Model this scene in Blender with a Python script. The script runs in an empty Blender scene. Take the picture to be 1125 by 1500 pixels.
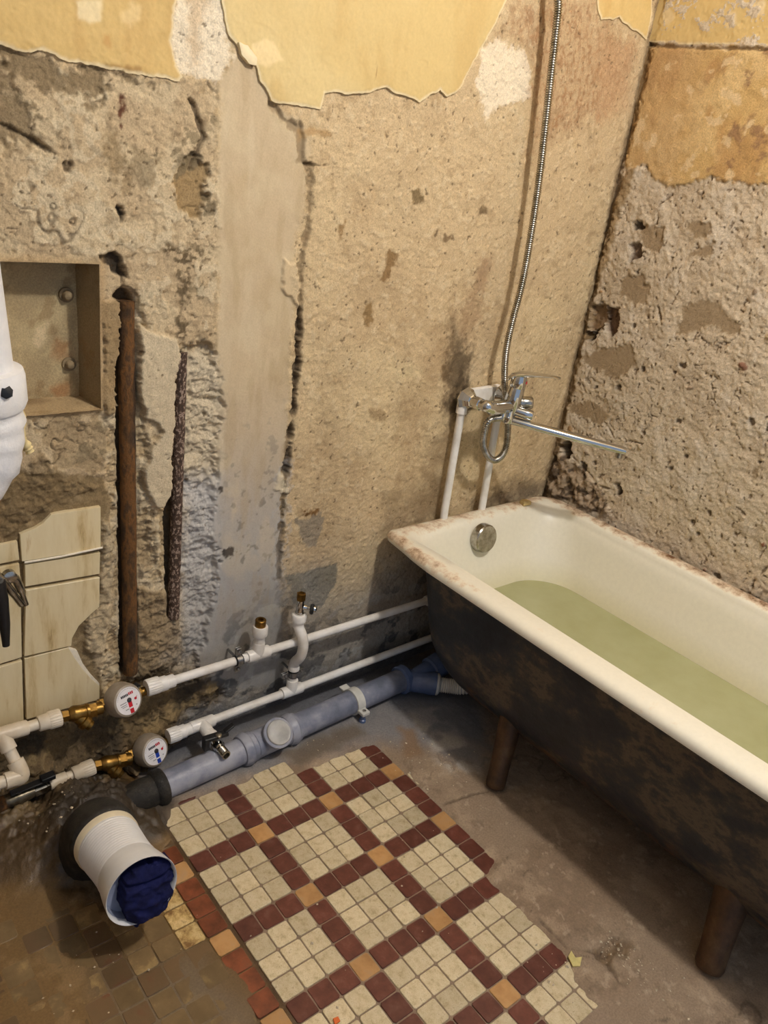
import bpy, math, random
import numpy as np
from mathutils import Vector, Matrix

# ------------------------------------------------------------------ camera, world, lamp, exposure
SC = bpy.context.scene
COL = SC.collection
F_PX, YAW, PITCH, ROLL, CX, CY, CZ = [1173.03016, 0.7395, 0.41706, 0.14481, -1.38251, -1.39537, 1.35206]
def camera_axes():
    cy, sy, cp, sp, cr, sr = math.cos(YAW), math.sin(YAW), math.cos(PITCH), math.sin(PITCH), math.cos(ROLL), math.sin(ROLL)
    fwd = Vector((sy*cp, cy*cp, -sp)); r0 = Vector((cy, -sy, 0)); u0 = r0.cross(fwd)
    r = cr*r0 + sr*u0
    return r, r.cross(fwd), fwd
cam_data = bpy.data.cameras.new('camera'); cam = bpy.data.objects.new('camera', cam_data); COL.objects.link(cam)
R_, U_, F_ = camera_axes()
cam.matrix_world = Matrix(((R_.x, U_.x, -F_.x, CX), (R_.y, U_.y, -F_.y, CY), (R_.z, U_.z, -F_.z, CZ), (0, 0, 0, 1)))
cam_data.sensor_fit = 'HORIZONTAL'; cam_data.sensor_width = 36; cam_data.lens = F_PX/1125*36
cam_data.clip_start = 0.02
SC.camera = cam
world = bpy.data.worlds.new('cool_fill'); SC.world = world; world.use_nodes = True  # cool ambient fill, added to brighten from the open camera side
world.node_tree.nodes['Background'].inputs[0].default_value = (0.62, 0.76, 1.0, 1)
world.node_tree.nodes['Background'].inputs[1].default_value = 0.5
ld = bpy.data.lights.new('ceiling_bulb', 'POINT'); ld.energy = 79; ld.color = (1.0, 0.955, 0.90); ld.shadow_soft_size = 0.045
lamp = bpy.data.objects.new('ceiling_bulb', ld); lamp.location = (-0.245, -1.34, 2.38); COL.objects.link(lamp)
SC.view_settings.view_transform = 'Standard'; SC.view_settings.look = 'None'
SC.view_settings.gamma = 1; SC.view_settings.use_curve_mapping = False
SC.view_settings.exposure = 0.0

# ------------------------------------------------------------------ helpers
rng = np.random.RandomState(7); random.seed(7)
def lin(c):
    c = np.asarray(c, float)/255
    return np.where(c <= .04045, c/12.92, ((c+.055)/1.055)**2.4)
_T = {}
def vnoise(x, y, seed):
    if seed not in _T: _T[seed] = np.random.RandomState(seed).rand(256, 256)
    t = _T[seed]
    xi = np.floor(x).astype(int); yi = np.floor(y).astype(int); fx = x-xi; fy = y-yi
    fx = fx*fx*fx*(fx*(fx*6-15)+10); fy = fy*fy*fy*(fy*(fy*6-15)+10)
    a = t[xi & 255, yi & 255]; b = t[(xi+1) & 255, yi & 255]; c = t[xi & 255, (yi+1) & 255]; d = t[(xi+1) & 255, (yi+1) & 255]
    return (a*(1-fx)+b*fx)*(1-fy)+(c*(1-fx)+d*fx)*fy
def fbm(x, y, f, n=4, seed=0, gain=.5):                 # -1 .. 1
    s = 0; a = 1.; t = 0
    for k in range(n):
        co, si = math.cos(k*.7+.3), math.sin(k*.7+.3)
        s = s+a*(vnoise((x*co-y*si)*f+k*17.3, (x*si+y*co)*f+k*9.1, seed*13+k)*2-1); t += a; a *= gain; f *= 2.03
    return s/t*1.6
def ridge(x, y, f, n=4, seed=0, gain=.5):               # 0 .. 1, creased
    s = 0; a = 1.; t = 0
    for k in range(n):
        co, si = math.cos(k*.9+.1), math.sin(k*.9+.1)
        s = s+a*(1-np.abs(vnoise((x*co-y*si)*f+k*7.7, (x*si+y*co)*f+k*3.3, seed*17+k+500)*2-1)); t += a; a *= gain; f *= 2.1
    return s/t
def sst(e0, e1, x):
    t = np.clip((x-e0)/(e1-e0), 0, 1); return t*t*(3-2*t)
def sdf(X, Y, poly, pad=.12):                           # signed distance to a polygon, inside negative
    P = np.asarray(poly, float); out = np.full(X.shape, pad*2)
    m = (X > P[:, 0].min()-pad) & (X < P[:, 0].max()+pad) & (Y > P[:, 1].min()-pad) & (Y < P[:, 1].max()+pad)
    x = X[m]; y = Y[m]
    if x.size == 0: return out
    d = np.full(x.shape, 1e9); ins = np.zeros(x.shape, bool); n = len(P)
    for i in range(n):
        a = P[i]; b = P[(i+1) % n]; e = b-a; L = e@e+1e-12
        t = np.clip(((x-a[0])*e[0]+(y-a[1])*e[1])/L, 0, 1)
        d = np.minimum(d, (x-a[0]-t*e[0])**2+(y-a[1]-t*e[1])**2)
        c = ((a[1] > y) != (b[1] > y)) & (x < (b[0]-a[0])*(y-a[1])/(b[1]-a[1]+1e-15)+a[0])
        ins ^= c
    d = np.sqrt(d); out[m] = np.where(ins, -d, d); return out
def dline(X, Y, pts, pad=.15):                          # distance to a polyline
    P = np.asarray(pts, float); out = np.full(X.shape, pad)
    m = (X > P[:, 0].min()-pad) & (X < P[:, 0].max()+pad) & (Y > P[:, 1].min()-pad) & (Y < P[:, 1].max()+pad)
    x = X[m]; y = Y[m]; d = np.full(x.shape, 1e9)
    for a, b in zip(P[:-1], P[1:]):
        e = b-a; t = np.clip(((x-a[0])*e[0]+(y-a[1])*e[1])/(e@e+1e-12), 0, 1)
        d = np.minimum(d, (x-a[0]-t*e[0])**2+(y-a[1]-t*e[1])**2)
    out[m] = np.sqrt(d); return out
def terr(f, k, e=.14):                                  # broken layers: flat ledges with crisp edges
    q = f*k; b = np.floor(q); return (b+sst(1-e, 1, q-b))/k
def crackle(x, y, f, seed, w=.03):                      # thin winding lines
    wx = .35/f*fbm(x, y, f*2.2, 3, seed+1); wy = .35/f*fbm(x, y, f*2.2, 3, seed+2)
    return sst(1-w, 1-w*.3, 1-np.abs(vnoise((x+wx)*f, (y+wy)*f, seed)*2-1))
def mixc(c, rgb, m):
    m = np.clip(m, 0, 1)[..., None]; return c*(1-m)+lin(rgb)*m

def make_mesh(name, V, Fc, mat, parent=None, cols=None, sharp=None, smooth=True):
    me = bpy.data.meshes.new(name)
    V = np.asarray(V, float)
    if parent is not None: V = V-np.array(root_loc(parent))
    if isinstance(Fc, np.ndarray):
        nf, k = Fc.shape
        me.vertices.add(len(V)); me.vertices.foreach_set('co', V.ravel())
        me.loops.add(nf*k); me.loops.foreach_set('vertex_index', Fc.ravel().astype(np.int32))
        me.polygons.add(nf); me.polygons.foreach_set('loop_start', np.arange(0, nf*k, k, dtype=np.int32))
        me.update(calc_edges=True)
    else:
        me.from_pydata([tuple(v) for v in V], [], Fc); me.update()
    me.polygons.foreach_set('use_smooth', [smooth]*len(me.polygons))
    if sharp: me.set_sharp_from_angle(angle=math.radians(sharp))
    if cols is not None:
        at = me.attributes.new('Col', 'FLOAT_COLOR', 'POINT')
        c = np.ones((len(V), 4)); c[:, :cols.shape[1]] = cols; at.data.foreach_set('color', c.ravel())
    me.materials.append(mat)
    o = bpy.data.objects.new(name, me); COL.objects.link(o)
    if parent is not None: o.parent = parent
    return o
def root_loc(o):
    l = Vector(o.location)
    while o.parent is not None: o = o.parent; l = l+Vector(o.location)
    return l
def thing(name, label, cat, loc, group=None):
    o = bpy.data.objects.new(name, None); o.empty_display_size = .05; COL.objects.link(o); o.location = loc
    return tag(o, label, cat, group)
def tag(o, label, cat, group=None):
    o['label'] = label; o['category'] = cat
    if group: o['group'] = group
    return o
def structure(o): o['kind'] = 'structure'; return o

def hfield(name, us, vs, H, frame, mat, parent=None, S=None, base=None, cols=None, hole=None, sharp=None):
    """height field H[u,v] over a plane; S < 0 keeps only a patch of it and gives it a skirt down to `base`."""
    O, e1, e2, n = [np.asarray(t, float) for t in frame]
    Ug, Vg = np.meshgrid(us, vs, indexing='ij'); nu, nv = Ug.shape
    idx = np.arange(nu*nv).reshape(nu, nv)
    Q = np.stack([idx[:-1, :-1], idx[1:, :-1], idx[1:, 1:], idx[:-1, 1:]], -1).reshape(-1, 4)
    if S is not None:
        keep = (S.ravel()[Q].mean(1) < 0); Q = Q[keep]
    if hole is not None:
        Q = Q[~(hole.ravel()[Q].all(1))]
    if S is None and hole is None:
        P = O+Ug[..., None]*e1+Vg[..., None]*e2+H[..., None]*n
        return make_mesh(name, P.reshape(-1, 3), Q, mat, parent, None if cols is None else cols.reshape(-1, cols.shape[-1]), sharp)
    used, inv = np.unique(Q, return_inverse=True); Q2 = inv.reshape(-1, 4)
    U1 = Ug.ravel()[used].copy(); V1 = Vg.ravel()[used].copy(); H1 = H.ravel()[used]
    C1 = None if cols is None else cols.reshape(-1, cols.shape[-1])[used]
    if S is not None:
        E = np.concatenate([Q2[:, [0, 1]], Q2[:, [1, 2]], Q2[:, [2, 3]], Q2[:, [3, 0]]])
        key = np.sort(E, 1); kk = key[:, 0].astype(np.int64)*len(used)+key[:, 1]
        u, first, cnt = np.unique(kk, return_index=True, return_counts=True)
        B = E[first[cnt == 1]]; bv = np.unique(B)
        gu, gv = np.gradient(S, us, vs); s = S.ravel()[used[bv]]; gu = gu.ravel()[used[bv]]; gv = gv.ravel()[used[bv]]
        g2 = gu*gu+gv*gv+1e-6; st = max(us[1]-us[0], vs[1]-vs[0])*.8
        U1[bv] -= np.clip(s*gu/g2, -st, st); V1[bv] -= np.clip(s*gv/g2, -st, st)
        nb = len(U1); mp = {int(v): nb+i for i, v in enumerate(bv)}
        bh = base.ravel()[used[bv]] if isinstance(base, np.ndarray) else np.full(len(bv), base)
        U1 = np.concatenate([U1, U1[bv]]); V1 = np.concatenate([V1, V1[bv]]); H1 = np.concatenate([H1, bh])
        if C1 is not None: C1 = np.concatenate([C1, C1[bv]])
        SK = np.array([[b, a, mp[int(a)], mp[int(b)]] for a, b in B]); Q2 = np.concatenate([Q2, SK])
    P = O+U1[:, None]*e1+V1[:, None]*e2+H1[:, None]*n
    return make_mesh(name, P, Q2, mat, parent, C1, sharp)

class MB:
    RK = 1.0
    def __init__(s): s.v = []; s.f = []
    def ring(s, c, a, b, r, n, ph=0):
        i0 = len(s.v)
        for k in range(n):
            t = 2*math.pi*k/n+ph; s.v.append(tuple(Vector(c)+Vector(a)*(r*MB.RK*math.cos(t))+Vector(b)*(r*MB.RK*math.sin(t))))
        return i0
    def bridge(s, i, j, n):
        for k in range(n): s.f.append((i+k, i+(k+1) % n, j+(k+1) % n, j+k))
    def cap(s, i, n, flip=False):
        f = [i+k for k in range(n)]; s.f.append(tuple(f[::-1] if not flip else f))
    def lathe(s, o, ax, prof, n=24, ph=0, caps=True, up=None, sx=1, sy=1):
        ax = Vector(ax).normalized(); u = Vector(up) if up else (Vector((0, 0, 1)) if abs(ax.z) < .9 else Vector((1, 0, 0)))
        a = (u-ax*u.dot(ax)).normalized(); b = ax.cross(a); o = Vector(o); prev = None; first = None
        for t, r in prof:
            i = s.ring(o+ax*t, a*sx, b*sy, max(r, 1e-5), n, ph)
            if prev is not None: s.bridge(prev, i, n)
            else: first = i
            prev = i
        if caps: s.cap(first, n); s.cap(prev, n, True)
        return s
    def tube(s, pts, r, n=16, caps=True, sx=1, up=None):
        P = [Vector(p) for p in pts]; m = len(P); rr = r if isinstance(r, (list, tuple)) else [r]*m
        T = []
        for i in range(m):
            t = (P[min(i+1, m-1)]-P[max(i-1, 0)]); T.append(t.normalized())
        a = Vector(up) if up else (Vector((0, 0, 1)) if abs(T[0].z) < .9 else Vector((1, 0, 0)))
        prev = None
        for i in range(m):
            a = (a-T[i]*a.dot(T[i])).normalized(); b = T[i].cross(a)
            k = s.ring(P[i], a, b*sx, rr[i], n)
            if prev is not None: s.bridge(prev, k, n)
            else: first = k
            prev = k
        if caps: s.cap(first, n); s.cap(prev, n, True)
        return s
    def prism(s, poly, frame, h0, h1, bev=.0008):
        O, e1, e2, n = [Vector(t) for t in frame]; P = [Vector((p[0], p[1])) for p in poly]; m = len(P)
        ar = sum(P[i].x*P[(i+1) % m].y-P[(i+1) % m].x*P[i].y for i in range(m))
        if ar < 0: P = P[::-1]
        c = sum(P, Vector((0, 0)))/m
        i0 = len(s.v)
        for h, ins in ((h0, 0), (h1-bev, 0), (h1, bev)):
            for p in P:
                d = (p-c); q = p-d.normalized()*ins*1.3; s.v.append(tuple(O+e1*q.x+e2*q.y+n*h))
        s.bridge(i0, i0+m, m); s.bridge(i0+m, i0+2*m, m); s.cap(i0+2*m, m, True); s.cap(i0, m)
        return s
    def box(s, c, ex, ey, ez):
        c, ex, ey, ez = [Vector(t) for t in (c, ex, ey, ez)]; i = len(s.v)
        for sz in (-1, 1):
            for sx, sy in ((-1, -1), (1, -1), (1, 1), (-1, 1)): s.v.append(tuple(c+ex*sx+ey*sy+ez*sz))
        for q in ((0, 3, 2, 1), (4, 5, 6, 7), (0, 1, 5, 4), (1, 2, 6, 5), (2, 3, 7, 6), (3, 0, 4, 7)): s.f.append(tuple(i+k for k in q))
        return s
    def build(s, name, mat, parent=None, sharp=40, bevel=0):
        o = make_mesh(name, s.v, s.f, mat, parent, None, sharp)
        if bevel:
            b = o.modifiers.new('bevel', 'BEVEL'); b.width = bevel; b.segments = 2; b.limit_method = 'ANGLE'
        return o
def smooth_path(pts, n=8):
    P = [Vector(p) for p in pts]; out = []
    Q = [P[0]*2-P[1]]+P+[P[-1]*2-P[-2]]
    for i in range(1, len(Q)-2):
        for k in range(n):
            t = k/n; a, b, c, d = Q[i-1], Q[i], Q[i+1], Q[i+2]
            out.append(.5*((2*b)+(c-a)*t+(2*a-5*b+4*c-d)*t*t+(3*b-a-3*c+d)*t**3))
    out.append(P[-1]); return out
def lerp3(a, b, t): return tuple(Vector(a)*(1-t)+Vector(b)*t)

# ------------------------------------------------------------------ materials (all procedural)
def new_mat(name):
    m = bpy.data.materials.new(name); m.use_nodes = True; nt = m.node_tree
    return m, nt, nt.nodes['Principled BSDF']
def noise_node(nt, scale, detail=6, rough=.6, coord='Object', stretch=None):
    tc = nt.nodes.new('ShaderNodeTexCoord'); n = nt.nodes.new('ShaderNodeTexNoise')
    n.inputs['Scale'].default_value = scale; n.inputs['Detail'].default_value = detail; n.inputs['Roughness'].default_value = rough
    if stretch:
        mp = nt.nodes.new('ShaderNodeMapping'); mp.inputs['Scale'].default_value = stretch
        nt.links.new(tc.outputs[coord], mp.inputs[0]); nt.links.new(mp.outputs[0], n.inputs['Vector'])
    else: nt.links.new(tc.outputs[coord], n.inputs['Vector'])
    return n
def ramp(nt, fac, stops):
    r = nt.nodes.new('ShaderNodeValToRGB'); e = r.color_ramp.elements
    while len(e) < len(stops): e.new(.5)
    for k, (p, c) in enumerate(stops):
        e[k].position = p; e[k].color = (*[float(t) for t in lin(c)], 1)
    nt.links.new(fac, r.inputs[0]); return r
def bump(nt, b, fac, dist, strength=1):
    n = nt.nodes.new('ShaderNodeBump'); n.inputs['Distance'].default_value = dist; n.inputs['Strength'].default_value = strength
    nt.links.new(fac, n.inputs['Height']); nt.links.new(n.outputs[0], b.inputs['Normal'])
def mat_vertex(name, rough=.9, fine=420, amp=.22, bd=.0012, spec=.25, rough_lo=None, grain=False):
    m, nt, b = new_mat(name)
    a = nt.nodes.new('ShaderNodeAttribute'); a.attribute_name = 'Col'
    n = noise_node(nt, fine, 5, .65)
    if grain:                                               # the alpha of Col says how sandy the surface is
        g1 = nt.nodes.new('ShaderNodeMix'); g1.inputs['A'].default_value = .5
        nt.links.new(a.outputs['Alpha'], g1.inputs['Factor']); nt.links.new(n.outputs[0], g1.inputs['B']); n = g1
    mr = nt.nodes.new('ShaderNodeMapRange'); mr.inputs['From Min'].default_value = .25; mr.inputs['From Max'].default_value = .75
    mr.inputs['To Min'].default_value = 1-amp; mr.inputs['To Max'].default_value = 1+amp
    nt.links.new(n.outputs[0], mr.inputs[0])
    mx = nt.nodes.new('ShaderNodeVectorMath'); mx.operation = 'SCALE'
    nt.links.new(a.outputs['Color'], mx.inputs[0]); nt.links.new(mr.outputs[0], mx.inputs['Scale'])
    nt.links.new(mx.outputs[0], b.inputs['Base Color'])
    b.inputs['Roughness'].default_value = rough; b.inputs['Specular IOR Level'].default_value = spec
    if rough_lo is not None:
        mw = nt.nodes.new('ShaderNodeMapRange'); mw.inputs['To Min'].default_value = rough; mw.inputs['To Max'].default_value = rough_lo; nt.links.new(a.outputs['Alpha'], mw.inputs[0]); nt.links.new(mw.outputs[0], b.inputs['Roughness'])
    if False:
        n2 = noise_node(nt, 6, 4, .6); m2 = nt.nodes.new('ShaderNodeMapRange')
        m2.inputs['From Min'].default_value = .35; m2.inputs['From Max'].default_value = .65
        m2.inputs['To Min'].default_value = rough_lo; m2.inputs['To Max'].default_value = rough
        nt.links.new(n2.outputs[0], m2.inputs[0]); nt.links.new(m2.outputs[0], b.inputs['Roughness'])
    bump(nt, b, n.outputs[0], bd, .8)
    return m
def mat_mix(name, stops, scale=12, rough=.5, metal=0, bd=0, bscale=None, detail=7, nr=.62, spec=.5, stretch=None, coat=0):
    m, nt, b = new_mat(name)
    n = noise_node(nt, scale, detail, nr, stretch=stretch); r = ramp(nt, n.outputs[0], stops)
    nt.links.new(r.outputs[0], b.inputs['Base Color'])
    b.inputs['Roughness'].default_value = rough; b.inputs['Metallic'].default_value = metal; b.inputs['Specular IOR Level'].default_value = spec
    if coat: b.inputs['Coat Weight'].default_value = coat
    if bd:
        n2 = noise_node(nt, bscale or scale*3, 6, .65); bump(nt, b, n2.outputs[0], bd)
    return m
def flat(name, c, rough=.5, metal=0, var=.08, scale=40):
    c = np.asarray(c, float)
    return mat_mix(name, [(.3, np.clip(c*(1-var), 0, 255)), (.7, np.clip(c*(1+var*.5), 0, 255))], scale, rough, metal)
M_WALL = mat_vertex('wall_plaster', .92, 330, .3, .0016, grain=True)
M_PAINT = mat_vertex('old_wall_paint', .62, 160, .06, .0005, .35)
M_CONC = mat_vertex('rough_concrete', .95, 300, .3, .002)
M_FLOOR = mat_vertex('floor_screed', .8, 260, .26, .0014, .5, .28)
M_PPR = mat_mix('white_pipe_plastic', [(.3, (205, 196, 182)), (.55, (238, 234, 228)), (.8, (243, 240, 236))], 9, .32)
M_PPRD = mat_mix('aged_pipe_plastic', [(.3, (196, 176, 145)), (.6, (228, 216, 196)), (.85, (236, 228, 214))], 12, .38)
M_BRASS = mat_mix('old_brass', [(.3, (84, 62, 26)), (.6, (142, 108, 52)), (.8, (164, 130, 72))], 45, .36, .9, .0004, 150)
M_CHROME = flat('chrome', (205, 205, 203), .08, 1, .02)
M_CHROMED = mat_mix('dull_chrome', [(.35, (140, 134, 120)), (.65, (196, 192, 184))], 60, .24, 1)
M_TARN = mat_mix('tarnished_metal', [(.35, (74, 66, 52)), (.6, (128, 118, 100))], 50, .38, .9)
M_STEEL = flat('zinc_steel', (165, 165, 165), .3, 1, .15, 90)
M_BLACK = flat('black_plastic', (24, 24, 26), .45, 0, .3, 60)
M_RUBBER = flat('black_rubber', (20, 20, 20), .75, 0, .3, 60)
M_GREYP = mat_mix('grey_sewer_plastic', [(.34, (96, 102, 118)), (.48, (124, 128, 144)), (.56, (150, 152, 164)), (.7, (168, 168, 176))], 10, .42, 0, .0003, 200)
M_BLUEP = mat_mix('blue_grey_wet_plastic', [(.32, (66, 82, 116)), (.6, (94, 110, 146))], 12, .2)
M_CAST = mat_mix('black_cast_iron', [(.35, (18, 16, 14)), (.6, (44, 39, 32)), (.75, (84, 74, 60))], 34, .7, .1, .003, 70)
M_RUST = mat_mix('rust', [(.34, (44, 32, 20)), (.45, (78, 54, 28)), (.53, (116, 78, 36)), (.6, (70, 50, 30)), (.68, (124, 88, 46)), (.76, (150, 128, 98))], 34, .85, .1, .003, 130, stretch=(1, 1, .35))
M_RUSTP = mat_mix('rust_flecked_with_paint', [(.4, (58, 44, 34)), (.53, (84, 62, 48)), (.60, (176, 156, 140)), (.66, (92, 70, 56))], 190, .85, .05, .002, 130, stretch=(1, 1, .6))
M_LEG = mat_mix('rusty_cast_legs', [(.3, (50, 35, 20)), (.55, (86, 60, 35)), (.8, (116, 92, 62))], 20, .62, .1, .001, 90)
M_SHELL = mat_mix('black_tub_paint', [(.30, (20, 23, 28)), (.47, (37, 41, 48)), (.53, (58, 54, 50)), (.58, (92, 80, 64)), (.62, (70, 62, 54)), (.66, (36, 39, 45)), (.8, (72, 68, 64))], 5.5, .48, 0, .0022, 30, 10, .7, .5, stretch=(1, 1, 1.7))
nt_ = M_SHELL.node_tree; b_ = nt_.nodes['Principled BSDF']; tc_ = nt_.nodes.new('ShaderNodeTexCoord'); sx_ = nt_.nodes.new('ShaderNodeSeparateXYZ'); nt_.links.new(tc_.outputs['Object'], sx_.inputs[0])
nz_ = noise_node(nt_, 11, 8, .7); ma_ = nt_.nodes.new('ShaderNodeMath'); ma_.operation = 'MULTIPLY_ADD'; ma_.inputs[1].default_value = .34; nt_.links.new(nz_.outputs[0], ma_.inputs[0]); nt_.links.new(sx_.outputs['Z'], ma_.inputs[2])
mr_ = nt_.nodes.new('ShaderNodeMapRange'); mr_.inputs['From Min'].default_value = .31; mr_.inputs['From Max'].default_value = .25; nt_.links.new(ma_.outputs[0], mr_.inputs[0])
mx_ = nt_.nodes.new('ShaderNodeMix'); mx_.data_type = 'RGBA'; nt_.links.new(mr_.outputs[0], mx_.inputs['Factor']); nt_.links.new(b_.inputs['Base Color'].links[0].from_socket, mx_.inputs['A']); mx_.inputs['B'].default_value = (*lin((112, 74, 42)), 1); nt_.links.new(mx_.outputs['Result'], b_.inputs['Base Color'])
M_ENAMEL = mat_vertex('tub_enamel', .3, 90, .04, .0002, .5)
nt_ = M_ENAMEL.node_tree; b_ = nt_.nodes['Principled BSDF']; at_ = [n for n in nt_.nodes if n.type == 'ATTRIBUTE'][0]; src_ = b_.inputs['Base Color'].links[0].from_socket
nz_ = noise_node(nt_, 26, 9, .72); ma_ = nt_.nodes.new('ShaderNodeMath'); ma_.operation = 'MULTIPLY_ADD'; ma_.inputs[1].default_value = 1.5; nt_.links.new(nz_.outputs[0], ma_.inputs[0]); nt_.links.new(at_.outputs['Alpha'], ma_.inputs[2])
mr_ = nt_.nodes.new('ShaderNodeMapRange'); mr_.inputs['From Min'].default_value = 1.16; mr_.inputs['From Max'].default_value = 1.62; nt_.links.new(ma_.outputs[0], mr_.inputs[0])
rr_ = ramp(nt_, mr_.outputs[0], [(0, (232, 214, 176)), (.45, (196, 150, 100)), (1, (112, 76, 46))])
mx_ = nt_.nodes.new('ShaderNodeMix'); mx_.data_type = 'RGBA'; nt_.links.new(mr_.outputs[0], mx_.inputs['Factor']); nt_.links.new(src_, mx_.inputs['A']); nt_.links.new(rr_.outputs[0], mx_.inputs['B']); nt_.links.new(mx_.outputs['Result'], b_.inputs['Base Color'])
M_TILEC = mat_mix('cream_floor_tile', [(.28, (168, 146, 106)), (.45, (206, 188, 150)), (.6, (218, 202, 168)), (.7, (168, 146, 108))], 60, .5, 0, .0006, 300, 8, .7)
M_TILER = mat_mix('oxblood_floor_tile', [(.3, (80, 40, 30)), (.55, (102, 55, 42)), (.75, (118, 80, 66))], 40, .42, 0, .0004, 300)
M_TILEO = mat_mix('ochre_floor_tile', [(.3, (172, 126, 76)), (.55, (196, 150, 96)), (.75, (184, 150, 112))], 30, .45, 0, .0004, 300)
M_TILECD = mat_mix('dirty_cream_floor_tile', [(.36, (128, 92, 48)), (.48, (196, 164, 104)), (.58, (222, 196, 140)), (.68, (150, 116, 66))], 34, .5, 0, .001, 200, 8, .7)
M_TILERD = mat_mix('dirty_red_floor_tile', [(.36, (96, 48, 24)), (.6, (134, 72, 42)), (.75, (112, 74, 52))], 26, .45, 0, .0006, 200)
M_MUDC = mat_mix('mud_filmed_cream_tile', [(.38, (108, 88, 58)), (.54, (122, 100, 68)), (.62, (150, 126, 84)), (.68, (168, 142, 96)), (.72, (116, 94, 62))], 15, .36, 0, .0012, 60, 8, .66)
M_MUDR = mat_mix('mud_filmed_red_tile', [(.38, (102, 82, 55)), (.58, (110, 86, 59)), (.68, (112, 72, 48))], 15, .36, 0, .0012, 60, 8, .66)
M_WTILE = mat_mix('cream_wall_tile', [(.27, (150, 118, 72)), (.36, (204, 180, 132)), (.46, (222, 204, 162)), (.6, (228, 212, 174)), (.68, (206, 180, 134)), (.75, (160, 128, 82))], 13, .34, 0, .0003, 60, 8, .68, stretch=(1.8, 1, .3))
M_BISC = flat('tile_biscuit', (238, 228, 208), .9, 0, .1, 60)
M_RAG = mat_mix('dark_blue_cloth', [(.3, (10, 12, 42)), (.7, (22, 27, 74))], 60, .9, 0, .0006, 500, spec=.2)
M_PVC = flat('white_pvc', (232, 230, 228), .28, 0, .05, 20)
M_PVCC = flat('cream_rubber_seal', (222, 208, 178), .5, 0, .08, 20)
M_INSIDE = flat('shaded_pvc_inside', (150, 156, 176), .5, 0, .06, 20)  # white PVC with the shade inside the sleeve painted grey-blue
M_WRAP = mat_mix('white_paint_on_wrapping', [(.3, (214, 214, 218)), (.6, (238, 236, 234)), (.8, (244, 240, 232))], 8, .5, 0, .004, 26)
M_FOAM = flat('yellowed_foam', (226, 206, 152), .9, 0, .12, 50)
M_DIAL = flat('meter_dial_white', (236, 232, 232), .35, 0, .02)
M_DRED = flat('dial_red', (196, 30, 44), .4, 0, .05)
M_DBLUE = flat('dial_blue', (30, 66, 170), .4, 0, .05)
M_DINK = flat('dial_ink', (52, 46, 50), .5, 0, .05)
M_DGREY = flat('dial_grey_print', (150, 144, 146), .5, 0, .05)
M_METERB = mat_mix('grey_meter_housing', [(.3, (132, 118, 100)), (.7, (170, 158, 142))], 30, .4)
M_PALE = flat('pale_grey_clip', (214, 212, 204), .5, 0, .08)
M_LINE = flat('pencil_print', (150, 140, 128), .6)
M_WATER, _nt, _b = new_mat('murky_green_water')
_n = noise_node(_nt, 7, 5, .6); _r = ramp(_nt, _n.outputs[0], [(.3, (182, 182, 132)), (.7, (196, 196, 150))])
_nt.links.new(_r.outputs[0], _b.inputs['Base Color']); _b.inputs['Roughness'].default_value = .06; _b.inputs['IOR'].default_value = 1.33
_b.inputs['Transmission Weight'].default_value = .25
M_MORTAR = mat_mix('old_mortar', [(.3, (110, 92, 66)), (.6, (150, 130, 98)), (.8, (172, 152, 118))], 30, .95, 0, .003, 90)
M_CHIP = flat('paint_chip_white', (214, 198, 176), .8, 0, .1, 60)
M_CHIPY = flat('paint_chip_yellow', (206, 190, 122), .8, 0, .1, 60)
M_STONE = mat_mix('yellow_stone', [(.3, (176, 148, 92)), (.7, (214, 190, 136))], 60, .9, 0, .001, 100)

# ------------------------------------------------------------------ back wall
WF = ((0, 0, 0), (1, 0, 0), (0, 0, 1), (0, -1, 0))         # u = x, v = z, height towards the room
xs = np.concatenate([np.linspace(-1.9, -1.17, 12)[:-1], np.arange(-1.17, .585, .0021)])
zs = np.concatenate([np.arange(-.03, 1.80, .0021), np.linspace(1.81, 2.45, 12)])
X, Z = np.meshgrid(xs, zs, indexing='ij')
n1 = fbm(X, Z, 4, 5, 1); n2 = fbm(X, Z, 18, 5, 2); n3 = fbm(X, Z, 70, 4, 3); n4 = fbm(X, Z, 160, 2, 4)
wob = .009*fbm(X, Z, 26, 5, 5, .6)+.005*fbm(X, Z, 110, 3, 7, .6)                          # ragged edges
wobs = .005*fbm(X, Z, 60, 4, 6, .6)
def area(poly, soft=.006, w=1.0, pad=.12): return sst(soft, -soft, sdf(X, Z, poly, pad)+wob*w)

# the sound plaster on the right
C = np.ones(X.shape+(3,))*lin((200, 176, 138))
C = mixc(C, (208, 186, 146), sst(-.1, .7, n1)*.6); C = mixc(C, (172, 146, 110), sst(.15, .8, fbm(X, Z, 9, 5, 8))*.45)
C = mixc(C, (150, 124, 90), sst(.5, .8, fbm(X, Z, 40, 4, 9))*.35)
C = mixc(C, (222, 204, 168), sst(.3, .8, n3)*.35)
H = .0025*n1+.0012*n2+.0012*n3+.0007*n4
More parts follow.
